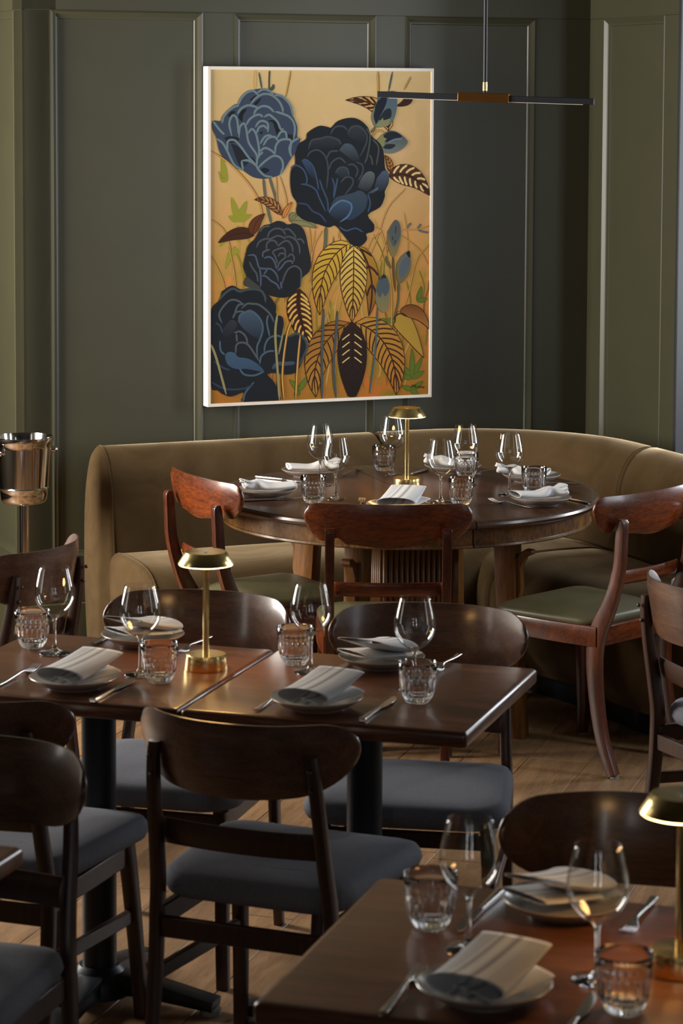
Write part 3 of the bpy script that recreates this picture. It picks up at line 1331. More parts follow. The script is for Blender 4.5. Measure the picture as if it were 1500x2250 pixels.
def make_knife():
    t = thing('dinner_knife', 'x', 'knife', group='steel knives')
    bm = bmesh.new()
    loft(bm, [[(q[0], p[0], .0042 + q[1]) for q in rrect(p[2], p[1], .0024, 2)]
              for p in spline([(-.112, .0060, .012), (-.108, .0078, .0150), (-.06, .0075, .0125), (-.012, .0066, .0095), (-.004, .006, .009)], 4)])
    obj('handle', bm, 'steel', t, smooth=True, angle=50)
    bm = bmesh.new()
    out = [(-.0045, -.005), (.0045, -.005), (.0105, .02), (.0110, .06), (.0085, .085), (.000, .104), (-.0055, .098), (-.0060, .05), (-.0050, .01)]
    loft(bm, [[(x, y, .0032) for x, y in out], [(x, y, .0048) for x, y in out]])
    obj('blade', bm, 'steel', t)
    return t


def lay(make, items, nm):
    proto = None
    for (tip, end, lab) in items:
        a, b = Vector(tip), Vector(end)
        d = (a - b).normalized()
        mid_ = (a + b) / 2
        rz = math.atan2(d.y, d.x) - math.pi / 2
        loc = (mid_.x, mid_.y, .7502)
        if proto is None:
            proto = make()
            proto.location, proto.rotation_euler = loc, (0, 0, rz)
            proto['label'] = lab
        else:
            dup(proto, lab, loc, rz)


lay(make_fork, [
    ((-.108, 5.345), (-.172, 5.160), 'steel fork beside the plate on the lampless square table'),
    ((-.664, 5.560), (-.728, 5.375), 'steel fork lying beside the napkin on the joined lamp table'),
    ((-.366, 5.700), (-.302, 5.880), 'steel fork behind the lamp stem on the joined lamp table'),
    ((.204, 5.520), (.268, 5.700), 'steel fork on the banquette side of the lampless table'),
    ((.119, 3.600), (.060, 3.415), 'steel fork beside the plate on the table standing alone'),
    ((.428, 3.755), (.494, 3.935), 'steel fork beside the chair on the table standing alone'),
    ((.452, 7.965), (.600, 7.775), 'steel fork on the round table beside the pinched striped napkin'),
    ((.076, 8.640), (.005, 8.470), 'steel fork on the round table beside the stacked napkin'),
    ((.066, 7.940), (.056, 7.745), 'steel fork with tines showing above the dark chair back'),
    ((.600, 8.270), (.790, 8.310), 'steel fork on the round table near the curve of the banquette'),
    ((.440, 8.475), (.530, 8.640), 'steel fork at the back of the round table behind wine glasses'),
], 'fork')
lay(make_knife, [
    ((.118, 5.290), (.045, 5.080), 'steel knife beside the tumbler on the lampless square table'),
    ((-.440, 5.445), (-.511, 5.240), 'steel knife in front of the tumbler on the joined lamp table'),
    ((-.600, 5.687), (-.533, 5.887), 'dark steel knife behind the wine glass on the joined lamp table'),
    ((-.015, 5.500), (.055, 5.700), 'steel knife beside the napkin on the banquette side of the lampless table'),
    ((.357, 3.500), (.290, 3.300), 'steel knife under the tumbler on the table standing alone'),
    ((.178, 3.760), (.254, 3.960), 'steel knife behind the wine glass on the table standing alone'),
    ((-.095, 7.975), (-.302, 7.914), 'steel knife on the round table edge beside the sunlit mahogany chair'),
    ((-.100, 8.300), (-.275, 8.420), 'steel knife on the round table between two plates near the banquette'),
    ((.650, 8.066), (.766, 7.900), 'steel knife reaching from under the pinched striped napkin'),
    ((.184, 8.400), (.287, 8.590), 'steel knife on the round table behind the lamp'),
], 'knife')

# ------------------------------------------------------------------ champagne bucket on a stand
bk = thing('champagne_bucket_stand', 'polished steel champagne bucket on a pole stand beside the banquette', 'ice bucket', (-1.062, 8.55, 0))
bm = bmesh.new()
lathe(bm, [(.0001, .640), (.055, .640), (.070, .645), (.077, .655), (.0795, .675), (.081, .690), (.083, .692), (.0845, .695), (.083, .698), (.0815, .700), (.0905, .830), (.0915, .842), (.097, .850), (.0985, .858), (.0985, .866), (.0955, .868), (.0935, .862), (.088, .842), (.077, .672), (.060, .650), (.0001, .648)], 64)
obj('bucket', bm, 'bucket_steel', bk, smooth=True, angle=40)
for s in (-1, 1):
    bm = bmesh.new()
    lathe(bm, [(.0001, 0), (.009, 0), (.009, .004), (.005, .008), (.005, .016), (.0095, .022), (.0115, .030), (.0085, .038), (.0001, .041)], 20)
    h = obj('handle_knob', bm, 'bucket_steel', bk, smooth=True)
    h.location = (s * .086 * math.cos(R(35)), .086 * math.sin(R(35)) * s, .815)
    h.rotation_euler = (0, R(90), R(35) if s > 0 else R(180 + 35))
bm = bmesh.new()
lathe(bm, [(.0001, .02), (.0160, .02), (.0160, .640), (.0001, .640)], 32)
obj('pole', bm, 'bucket_steel', bk, smooth=True)
bm = bmesh.new()
lathe(bm, [(.0001, 0), (.130, 0), (.132, .006), (.120, .014), (.030, .022), (.0001, .024)], 48)
obj('stand_base', bm, 'bucket_steel', bk, smooth=True, angle=30)

# ------------------------------------------------------------------ linear pendant
pdn = thing('linear_pendant', 'slim black linear pendant lamp with bronze centre hanging over the round table', 'pendant lamp', (.436, 7.9, 2.045))
aP = R(-12)
dv = Vector((math.cos(aP), math.sin(aP), -.030)).normalized()


def bar_box(a, b, w, h, dz=0):
    bm = bmesh.new()
    c = dv * ((a + b) / 2) + Vector((0, 0, dz))
    box(bm, c, (b - a, w, h), rz=aP, ry=math.asin(-dv.z))
    return bm


obj('light_bar', bar_box(-.335, .335, .018, .019, -.042), 'pendant_black', pdn, bevel=.0015)
obj('centre_housing', bar_box(-.083, .075, .026, .028, -.041), 'bronze', pdn, bevel=.0015)
obj('led_strip', bar_box(-.30, .30, .008, .002, -.0522), 'frame_white', pdn)
bm = bmesh.new()
lathe(bm, [(.0001, -.03), (.0055, -.03), (.0055, -.004), (.0001, -.004)], 16)
obj('stem_joint', bm, 'pendant_black', pdn, smooth=True)
bm = bmesh.new()
lathe(bm, [(.0001, -.020), (.0075, -.020), (.0075, .006), (.005, .010), (.0001, .010)], 20)
obj('collar', bm, 'brass', pdn, smooth=True, angle=30)
bm = bmesh.new()
lathe(bm, [(.0001, .008), (.0062, .008), (.0062, CEIL - 2.045 - .02), (.0001, CEIL - 2.045 - .02)], 16)
obj('stem', bm, 'pendant_black', pdn, smooth=True)
bm = bmesh.new()
lathe(bm, [(.0001, CEIL - 2.045 - .03), (.06, CEIL - 2.045 - .03), (.06, CEIL - 2.045), (.0001, CEIL - 2.045)], 32)
obj('ceiling_rose', bm, 'pendant_black', pdn, smooth=True, angle=30)

# ------------------------------------------------------------------ the painting
#PAINTING
# canvas corners as they lie on the hung picture: (column, row) positions of the drawing grid
PTL, PTR, PBL, PBR = (460.6, 151.6), (947, 156.5), (459.6, 889), (941, 867)
PD = .052                                    # how far the picture stands out from the wall
P_S0, P_S1, P_Z0, P_Z1 = -.581, .294, .906, 2.111   # outer edges of the frame on the wall
FWD = .011                                   # visible width of the frame
pic = thing('framed_painting', 'framed painting of dark blue peonies and golden leaves above the banquette', 'painting', at_wall((P_S0 + P_S1) / 2, 0, P_Z0), AW)
PWD, PHT = P_S1 - P_S0, P_Z1 - P_Z0


def pl(x, z, n):
    return (x, -n, z)


for nm, (x0, x1, z0, z1) in (('frame_side', (-PWD / 2, -PWD / 2 + FWD, 0, PHT)), ('frame_side', (PWD / 2 - FWD, PWD / 2, 0, PHT)),
                             ('frame_rail', (-PWD / 2 + FWD, PWD / 2 - FWD, 0, FWD)), ('frame_rail', (-PWD / 2 + FWD, PWD / 2 - FWD, PHT - FWD, PHT))):
    obj(nm, newbox(((x0 + x1) / 2, -(PD + .004) / 2, (z0 + z1) / 2), (x1 - x0, PD - .004, z1 - z0)), 'frame_white', pic, bevel=.0008)
CW, CH = PWD - 2 * FWD, PHT - 2 * FWD
KP = 1.36


def pc(h):
    c = rgb(h)
    return tuple(min(.9, v * KP) for v in c[:3]) + (1,)


def pp_(h):
    r_, g_, b_, _ = rgb(h)
    l_ = .3 * r_ + .59 * g_ + .11 * b_
    k = .35 if b_ > r_ else 0.0
    return tuple(min(.9, (v * (1 - k) + l_ * k) * 1.05) for v in (r_, g_, b_)) + (1,)


def uvp(x, y):
    """drawing grid position to canvas position"""
    v = (y - 153) / 727
    for _ in range(4):
        xl = PTL[0] + (PBL[0] - PTL[0]) * v
        xr = PTR[0] + (PBR[0] - PTR[0]) * v
        u = (x - xl) / (xr - xl)
        yt = PTL[1] + (PTR[1] - PTL[1]) * u
        yb = PBL[1] + (PBR[1] - PBL[1]) * u
        v = (y - yt) / (yb - yt)
    u = max(.002, min(.998, u))
    v = max(.002, min(.998, v))
    return -CW / 2 + u * CW, FWD + (1 - v) * CH


mcan, nt, p = mat('painted_canvas')
tc = coords(nt, (1, 1, 1))
sp = node(nt, 'ShaderNodeSeparateXYZ')
nt.links.new(tc, sp.inputs[0])
mrz = node(nt, 'ShaderNodeMapRange')
mrz.inputs[1].default_value = 0
mrz.inputs[2].default_value = PHT
nt.links.new(sp.outputs[2], mrz.inputs[0])
grad = ramp(nt, mrz.outputs[0], [(.0, pc('#8a5a1e')), (.22, pc('#986a2c')), (.45, pc('#ab7c46')), (.66, pc('#b08c5e')), (1, pc('#b39a6c'))])
n1 = noise(nt, tc, 5, 5, .6, .6)
n2 = noise(nt, coords(nt, (1, 1, 1), rot=(0, 0, .3)), 9, 4, .6, 1.0)
olive = ramp(nt, mrz.outputs[0], [(.0, pc('#6e5c14')), (.35, pc('#8a7420')), (.6, pc('#b08c50')), (1, pc('#b89c6c'))])
cc = mixc(nt, ramp(nt, n1, [(.45, (0, 0, 0, 1)), (.68, (1, 1, 1, 1))]), grad, olive)
peach = ramp(nt, mrz.outputs[0], [(.0, pc('#a2561c')), (.4, pc('#b8763e')), (.7, pc('#bb9468')), (1, pc('#b89e72'))])
cc = mixc(nt, ramp(nt, n2, [(.5, (0, 0, 0, 1)), (.72, (1, 1, 1, 1))]), cc, peach)
nt.links.new(cc, p.inputs['Base Color'])
p.inputs['Roughness'].default_value = .75
p.inputs['Specular IOR Level'].default_value = .2
obj('canvas', newbox((0, -PD + .010, FWD + CH / 2), (CW, .012, CH)), mcan, pic)

mpt, nt, p = mat('brushed_paint')
ca = node(nt, 'ShaderNodeVertexColor')
ca.layer_name = 'paint'
nt.links.new(ca.outputs[0], p.inputs['Base Color'])
p.inputs['Roughness'].default_value = .7
p.inputs['Specular IOR Level'].default_value = .2


class Paint:
    """flat strokes of paint, each a hair above the last"""
    n = 0

    def __init__(self, k, ox, oy):
        self.bm = bmesh.new()
        self.cl = self.bm.loops.layers.float_color.new('paint')
        self.k, self.ox, self.oy = k, ox, oy

    def P(self, q):
        return uvp(self.ox + q[0] / self.k, self.oy + q[1] / self.k)

    def depth(self):
        Paint.n += 1
        return PD - .004 + .0002 + Paint.n * .0000035

    def fill(self, pts, c, c2=None, sm=3):
        q = spline(list(pts) + [pts[0]], sm)[:-1]
        d = self.depth()
        P = [self.P(a) for a in q]
        f = self.bm.faces.new([self.bm.verts.new(pl(x, z, d)) for x, z in P])
        zs = [z for x, z in P]
        a, b = pp_(c), pp_(c2 or c)
        for lp in f.loops:
            t = (lp.vert.co.z - min(zs)) / max(1e-6, max(zs) - min(zs))
            lp[self.cl] = tuple(b[i] + (a[i] - b[i]) * t for i in range(4))

    def stroke(self, pts, w, c, c2=None, taper=True, sm=5):
        """w in grid units of the photograph-sized drawing"""
        q = spline(pts, sm)
        d = self.depth()
        P = [Vector(self.P(a)) for a in q]
        W = w * CW / 486 / 2
        vs = []
        for i, a in enumerate(P):
            t = P[min(i + 1, len(P) - 1)] - P[max(i - 1, 0)]
            t = t.normalized() if t.length > 1e-9 else Vector((1, 0))
            nn = Vector((-t.y, t.x))
            f = i / (len(P) - 1)
            h = W * (min(1, .35 + 2.2 * math.sin(math.pi * f)) if taper else 1)
            vs.append((self.bm.verts.new(pl(*(a + nn * h), d)), self.bm.verts.new(pl(*(a - nn * h), d))))
        A, B = pp_(c), pp_(c2 or c)
        for i in range(len(vs) - 1):
            f = self.bm.faces.new((vs[i][0], vs[i][1], vs[i + 1][1], vs[i + 1][0]))
            for lp, ii in zip(f.loops, (i, i, i + 1, i + 1)):
                t = ii / (len(vs) - 1)
                lp[self.cl] = tuple(A[k] + (B[k] - A[k]) * t for k in range(4))

    def gold(self, pts, w=3.2):
        self.stroke(pts, w, '#7a4a1a')
        o = .8 * self.k
        self.stroke([(x - o, y) for x, y in pts], w * .55, '#c99a4e')

    def leaf(self, base, tip, ctrl, w, fill, vein, stripes=8, vw=2.4, fill2=None, rib=True, cream=None):
        b, t, c = Vector(base), Vector(tip), Vector(ctrl)

        def mid(f):
            return b * (1 - f) ** 2 + c * (2 * f * (1 - f)) + t * f * f

        def nrm(f):
            d = ((c - b) * (1 - f) + (t - c) * f)
            d = d.normalized() if d.length > 1e-6 else Vector((0, 1))
            return Vector((-d.y, d.x))

        def hw(f):
            return w / 2 * math.sin(math.pi * min(1, f ** .75)) ** .8
        L = [mid(i / 12) + nrm(i / 12) * hw(i / 12) for i in range(13)]
        Rr = [mid(i / 12) - nrm(i / 12) * hw(i / 12) for i in range(11, 0, -1)]
        pts = [tuple(v) for v in L + Rr]
        self.fill(pts, fill, fill2, 2)
        for s in (1, -1):
            for i in range(stripes):
                f = .06 + .80 * i / stripes
                g = min(.98, f + .17)
                m_ = mid(f)
                e = mid(g) + nrm(g) * hw(g) * .97 * s
                h = (m_ + e) / 2 + nrm(f) * hw(f) * .12 * s
                if cream:
                    m_ = m_ + (e - m_) * .18
                self.stroke([tuple(m_), tuple(h), tuple(e)], vw, cream or vein, sm=4)
        if rib:
            self.stroke([tuple(mid(i / 8)) for i in range(9)], vw * .9, vein, sm=2)
        self.stroke(pts[:13], 1.5, vein, sm=1, taper=False)
        self.stroke(pts[12:] + [pts[0]], 1.5, vein, sm=1, taper=False)

    def build(self, name, kind=None):
        o = obj(name, self.bm, mpt, pic)
        if kind:
            o['kind'] = kind
        self.__init__(self.k, self.ox, self.oy)
        return o


rnd = random.Random(3)
# background grasses and stems
g = Paint(1, 0, 0)
for i in range(90):
    x = rnd.uniform(470, 935)
    y = rnd.uniform(560, 870)
    h = rnd.uniform(40, 130)
    c = rnd.choice(['#8c7a1c', '#7d6c18', '#a97c30', '#8a5220', '#b58a44', '#75661a'])
    g.stroke([(x, y), (x + rnd.uniform(-8, 8), y - h / 2), (x + rnd.uniform(-22, 22), y - h)], rnd.uniform(1.5, 5), c)
for x, y, a, L in [(505, 432, 0, 50), (538, 440, 1, 45), (548, 470, 2, 40), (499, 474, 3, 40), (520, 530, 4, 40), (478, 375, 0, 45), (480, 540, 1, 40), (492, 590, 2, 30)]:
    g.leaf((520 if L != 45 or a == 1 else x + 6, 485 if y < 520 and y > 400 else y - 35), (x, y), ((x + 520) / 2, (y + 480) / 2), 13, '#8f8a2a', '#8f8a2a', 0, 1, rib=False)
for bx, by, tips in [(902, 832, [(878, 800), (926, 783), (903, 765), (874, 826), (930, 815)]), (650, 860, [(630, 835), (668, 828), (640, 870)]), (900, 858, [(880, 848), (928, 838), (918, 870)]), (915, 660, [(925, 628), (938, 655)]), (845, 705, [(825, 703), (868, 700)])]:
    for tx, ty in tips:
        g.leaf((bx, by), (tx, ty), ((bx + tx) / 2 + 3, (by + ty) / 2), 11, '#5e6a20', '#4c5a1c', 0, 1, rib=False)
g.gold([(463, 330), (502, 358), (542, 401), (565, 440), (574, 480)], 4)
g.stroke([(557, 153), (556, 195)], 5, '#c9a25c')
g.gold([(634, 154), (623, 212)], 3.5)
g.stroke([(565, 158), (571, 194)], 3.6, '#4c5046')
g.stroke([(588, 153), (587, 175), (587, 198)], 3.6, '#424a44')
g.leaf((590, 197), (596, 184), (597, 192), 6, '#4a4c38', '#4a4c38', 0, 1)
g.gold([(827, 156), (828, 190), (828, 217)], 5)
g.stroke([(860, 157), (851, 200)], 4, '#4d5256')
g.gold([(901, 168), (886, 196)], 4)
for q in ([(574, 388), (580, 440), (592, 492)], [(587, 386), (600, 430), (612, 468)]):
    g.stroke(q, 6, '#5c5c4a')
for q in ([(603, 386), (605, 470)], [(611, 386), (625, 440), (618, 474)], [(890, 412), (850, 455), (826, 520), (800, 580)],
          [(822, 497), (837, 512), (847, 561), (857, 633), (858, 690), (856, 768)], [(879, 515), (920, 547), (941, 580)], [(943, 495), (915, 502), (879, 504)],
          [(943, 535), (915, 570), (897, 640), (880, 695), (868, 760)], [(838, 504), (815, 522), (803, 550)], [(463, 480), (490, 505), (505, 550)], [(462, 560), (485, 610), (492, 640)],
          [(500, 540), (510, 590), (515, 630)], [(675, 498), (679, 560), (674, 620)], [(703, 505), (685, 540), (676, 590)], [(740, 500), (742, 540)], [(700, 590), (675, 640), (665, 690)],
          [(716, 690), (722, 740)], [(745, 660), (728, 720)], [(870, 700), (862, 770)]):
    g.gold(q, 3.0)
g.stroke([(711, 496), (710, 530), (706, 562)], 8, '#5a5a40')
g.stroke([(866, 640), (861, 600), (860, 560)], 4, '#6a4a28')
g.stroke([(873, 620), (872, 660), (863, 700)], 5, '#5c5030')
g.leaf((856, 588), (845, 560), (846, 575), 6, '#5c5030', '#5c5030', 0, 1)
for q in ([(893, 500), (898, 492), (902, 489)], [(916, 500), (922, 494), (923, 490)], [(918, 504), (932, 508), (941, 509)]):
    g.stroke(q, 5, '#6a6258')
g.build('painted_grasses', 'stuff')
# leaves
g = Paint(1, 0, 0)
g.leaf((765, 532), (697, 692), (690, 570), 56, '#c29a30', '#3d1d0b', 9, 2.6, '#a87a24')
g.build('painted_leaf')
g.leaf((782, 538), (806, 694), (828, 600), 36, '#a87824', '#3a1a0a', 3, 4.5, '#7a4c16')
g.build('painted_leaf')
g.leaf((772, 538), (768, 706), (773, 620), 60, '#cbab54', '#3d1d0b', 10, 2.8, '#b08228')
g.build('painted_leaf')
g.leaf((652, 634), (682, 770), (640, 690), 52, '#3c1c0d', '#2a1208', 9, 4.2, cream='#cda04c')
g.build('painted_leaf')
g.leaf((762, 708), (688, 874), (668, 760), 62, '#8e5c1e', '#321608', 9, 2.8, '#a87428')
g.build('painted_leaf')
g.leaf((776, 708), (868, 870), (872, 740), 72, '#a87a2a', '#361909', 11, 3.2, '#b06c22')
g.build('painted_leaf')
g.leaf((768, 706), (768, 886), (770, 800), 64, '#2c160b', '#1c0d06', 10, 2.0, '#1d0f08')
for s in (1, -1):  # pale dashes of the dark leaf
    for i in range(4):
        y = 738 + i * 17
        g.stroke([(768 + s * 5, y - 4), (768 + s * 12, y + 1), (768 + s * 22, y + 9)], 2.4, '#cdb06a')
g.build('painted_leaf')
g.leaf((866, 695), (930, 786), (878, 690), 42, '#a4802c', '#4a2411', 0, 2.4, '#b08a34', rib=False)
g.build('painted_leaf')
g.leaf((876, 688), (943, 722), (915, 668), 30, '#6e3c18', '#3a1c10', 0, 2.4, '#a87030', rib=False)
g.build('painted_leaf')
g.stroke([(862, 703), (868, 692), (880, 688), (892, 694)], 3, '#3c2012')
g.leaf((851, 287), (755, 219), (850, 215), 34, '#c3924a', '#3a1c0c', 7, 4.4)
g.build('painted_leaf')
g.leaf((852, 386), (944, 428), (905, 366), 46, '#4c2c1c', '#3a1c10', 6, 4.5, cream='#dcbb7c')
g.build('painted_leaf')
g.leaf((854, 376), (843, 340), (857, 355), 14, '#a8702c', '#4a2411', 4, 1.8)
g.build('painted_leaf')
g.leaf((613, 471), (555, 437), (590, 432), 20, '#a8743c', '#4a2411', 6, 2.4)
g.build('painted_leaf')
g.leaf((553, 516), (477, 532), (520, 500), 26, '#40200f', '#321608', 0, 2)
g.build('painted_leaf')
g.leaf((551, 514), (577, 468), (550, 488), 22, '#5c2f14', '#40200f', 0, 2)
g.build('painted_leaf')
g.leaf((617, 478), (637, 442), (622, 458), 10, '#c98440', '#8a4818', 0, 1.6)
g.build('painted_leaf')
g.leaf((632, 484), (690, 500), (668, 478), 22, '#7d7850', '#5a5638', 0, 2)
g.build('painted_leaf')
g.leaf((645, 470), (632, 485), (636, 470), 14, '#7d7850', '#5a5638', 0, 2)
g.build('painted_leaf')
g.leaf((893, 205), (870, 232), (905, 222), 18, '#3a1c14', '#2c1410', 0, 1.5)
g.build('painted_leaf')
g.build('painted_stem')
# buds
g = Paint(6.82, 740, 145)
g.fill([(550, 580), (640, 400), (740, 375), (870, 380), (885, 500), (880, 640), (830, 800), (740, 890), (560, 910), (510, 820), (500, 700)], '#3c5a7c', '#5a6858')
g.fill([(560, 870), (525, 740), (560, 570), (640, 470), (730, 480), (700, 600), (650, 700), (600, 800)], '#131c2a')
g.fill([(600, 800), (690, 660), (780, 630), (800, 720), (760, 790), (680, 800)], '#182231')
g.fill([(548, 880), (620, 820), (668, 765), (680, 810), (780, 780), (745, 880), (640, 912)], '#7f7c56')
g.stroke([(540, 870), (505, 760), (540, 610)], 4, '#6f7058')
g.build('painted_bud')
g.gold([(505, 1060), (560, 970), (620, 960), (690, 985)], 4)
g.stroke([(560, 900), (490, 990)], 5, '#5f5c40')
g.fill([(570, 1110), (670, 1010), (800, 958), (920, 1000), (1030, 1090), (1046, 1150), (960, 1240), (800, 1305), (680, 1280), (600, 1200)], '#3d4a56', '#6c7068')
g.fill([(670, 1040), (760, 980), (880, 990), (960, 1050), (860, 1080), (760, 1130), (680, 1110)], '#171e28')
g.fill([(650, 1190), (740, 1160), (860, 1170), (800, 1230), (700, 1230)], '#1c2530')
g.fill([(568, 1120), (660, 1010), (680, 1060), (722, 1080), (690, 1130), (690, 1190), (620, 1200)], '#7d7a4c')
g.stroke([(740, 1140), (860, 1090), (970, 1085)], 4, '#56708a')
g.build('painted_bud')
g = Paint(7.76, 780, 350)
g.fill([(528, 1220), (600, 1100), (672, 1018), (740, 1080), (765, 1230), (750, 1380), (690, 1590), (620, 1660), (560, 1560), (520, 1400)], '#4c534e', '#7d6a3c')
g.fill([(532, 1240), (600, 1110), (672, 1030), (735, 1090), (755, 1240), (700, 1400), (635, 1480), (580, 1390)], '#4b534f')
g.stroke([(675, 1120), (668, 1260)], 2, '#1a2228')
g.stroke([(612, 1300), (622, 1370)], 2, '#1a2228')
g.stroke([(665, 1360), (655, 1430)], 2, '#1a2228')
g.stroke([(628, 1650), (640, 1850), (665, 2200)], 4, '#5f4a26')
g.build('painted_bud')
g.fill([(690, 1780), (750, 1660), (850, 1570), (912, 1545), (930, 1650), (940, 1800), (900, 1950), (800, 2080), (720, 2110), (680, 1950)], '#5c6258', '#6d5e30')
g.fill([(725, 1920), (760, 1750), (860, 1650), (925, 1690), (890, 1850), (770, 2025)], '#4c5a66')
g.fill([(850, 1590), (912, 1548), (928, 1640), (905, 1665)], '#141a1e')
g.stroke([(730, 2110), (725, 2250)], 5, '#5f5430')
g.build('painted_bud')
g = Paint(7.76, 780, 600)
g.fill([(320, 300), (350, 150), (460, 10), (530, 100), (560, 250), (550, 520), (500, 640), (450, 670), (370, 600), (315, 450)], '#5c5e48', '#7d7048')
g.fill([(325, 300), (360, 150), (460, 10), (535, 105), (560, 270), (480, 390), (440, 325), (390, 410)], '#3f5158')
g.fill([(390, 120), (460, 10), (505, 70), (440, 80)], '#1b2224')
g.stroke([(355, 560), (340, 900), (300, 1400), (215, 2060)], 4.5, '#3f5a58')
g.build('painted_bud')


def peony(k, ox, oy, outline, base, lines, petals=(), lw=4.0, base2=None):
    g = Paint(k, ox, oy)
    g.fill(outline, base, base2)
    for pts, c, c2 in petals:
        g.fill(pts, c, c2)
    for c, L in lines:
        for q in L:
            g.stroke(q, lw if not isinstance(c, tuple) else c[1], c if not isinstance(c, tuple) else c[0])
    return g.build('painted_peony')


peony(5.77, 445, 145,
      [(600, 300), (740, 280), (850, 330), (980, 370), (1080, 480), (1125, 640), (1170, 760), (1170, 890), (1210, 920), (1150, 1080), (1080, 1180), (980, 1340), (900, 1390), (760, 1420), (620, 1400), (500, 1320), (340, 1220), (210, 1100), (160, 900), (115, 780), (125, 685), (215, 690), (230, 640), (290, 560), (390, 480), (430, 470), (470, 390), (540, 320)],
      '#33405a',
      [('#5e7a80', [
          [(430, 490), (470, 400), (540, 330), (620, 310), (690, 370)], [(670, 330), (740, 290), (820, 310), (870, 360)], [(580, 480), (650, 400), (740, 350), (840, 360), (930, 430), (980, 520), (990, 590)],
          [(230, 720), (250, 640), (310, 560), (400, 500), (440, 500)], [(420, 600), (470, 530), (560, 490), (680, 520)], [(620, 610), (660, 540), (740, 500), (820, 520), (880, 580)],
          [(530, 740), (570, 670), (640, 620), (700, 610), (740, 640)], [(750, 640), (810, 610), (860, 640), (920, 700), (960, 790), (1000, 790)], [(890, 570), (960, 590), (1060, 630), (1120, 700), (1140, 800), (1120, 920)],
          [(640, 770), (690, 700), (750, 690), (800, 730), (800, 830)], [(660, 840), (690, 770), (750, 750), (790, 790)], [(350, 880), (320, 720), (360, 620), (410, 650), (430, 780), (430, 850)],
          [(440, 900), (450, 770), (500, 720), (530, 790), (560, 960), (650, 1100), (670, 1180)], [(540, 860), (600, 790), (650, 850), (680, 980), (690, 1100), (670, 1180)], [(700, 980), (760, 890), (820, 870), (860, 900)],
          [(740, 1000), (800, 910), (880, 890), (930, 940)], [(920, 900), (960, 830), (1020, 830), (1040, 920)], [(300, 1080), (300, 950), (380, 930), (460, 1010), (560, 1150), (660, 1250)],
          [(160, 910), (240, 970), (300, 1080), (380, 1240), (480, 1310)], [(690, 1080), (760, 1030), (840, 1060), (890, 1110)], [(660, 1250), (670, 1150), (740, 1080)], [(670, 1290), (760, 1200), (870, 1130), (960, 1160), (990, 1260), (950, 1370)],
          [(470, 1190), (560, 1190), (650, 1250), (680, 1300), (760, 1380), (860, 1395)], [(470, 1190), (490, 1310)], [(890, 1110), (900, 1000), (960, 930), (1050, 920), (1090, 950), (1080, 1080), (1100, 1150)], [(1090, 1140), (1070, 1030), (1110, 950), (1200, 900)],
          [(880, 360), (980, 380), (1080, 490), (1120, 640)], [(120, 690), (200, 800), (260, 860)]])],
      [([(575, 420), (640, 370), (670, 380), (610, 440)], '#12161f', None), ([(430, 640), (470, 560), (540, 535), (490, 620), (480, 700)], '#14161c', None), ([(300, 620), (340, 570), (400, 570), (330, 640)], '#161a22', None),
       ([(790, 690), (880, 680), (960, 790), (920, 870), (890, 800), (860, 710)], '#15171c', None), ([(620, 470), (680, 420), (720, 400), (690, 450), (650, 490)], '#13171f', None), ([(260, 900), (330, 880), (430, 900), (420, 950), (300, 960)], '#1a1d26', None),
       ([(340, 970), (440, 1020), (560, 1180), (470, 1280), (400, 1150)], '#1c2028', None), ([(700, 1300), (760, 1280), (820, 1310), (760, 1350)], '#15181f', None), ([(560, 1130), (620, 1160), (660, 1230), (580, 1200)], '#191b22', None),
       ([(1040, 850), (1120, 870), (1100, 930), (1050, 900)], '#1a1d26', None), ([(690, 830), (740, 820), (720, 860)], '#1a1d26', None)],
      4.6, '#2c3d58')
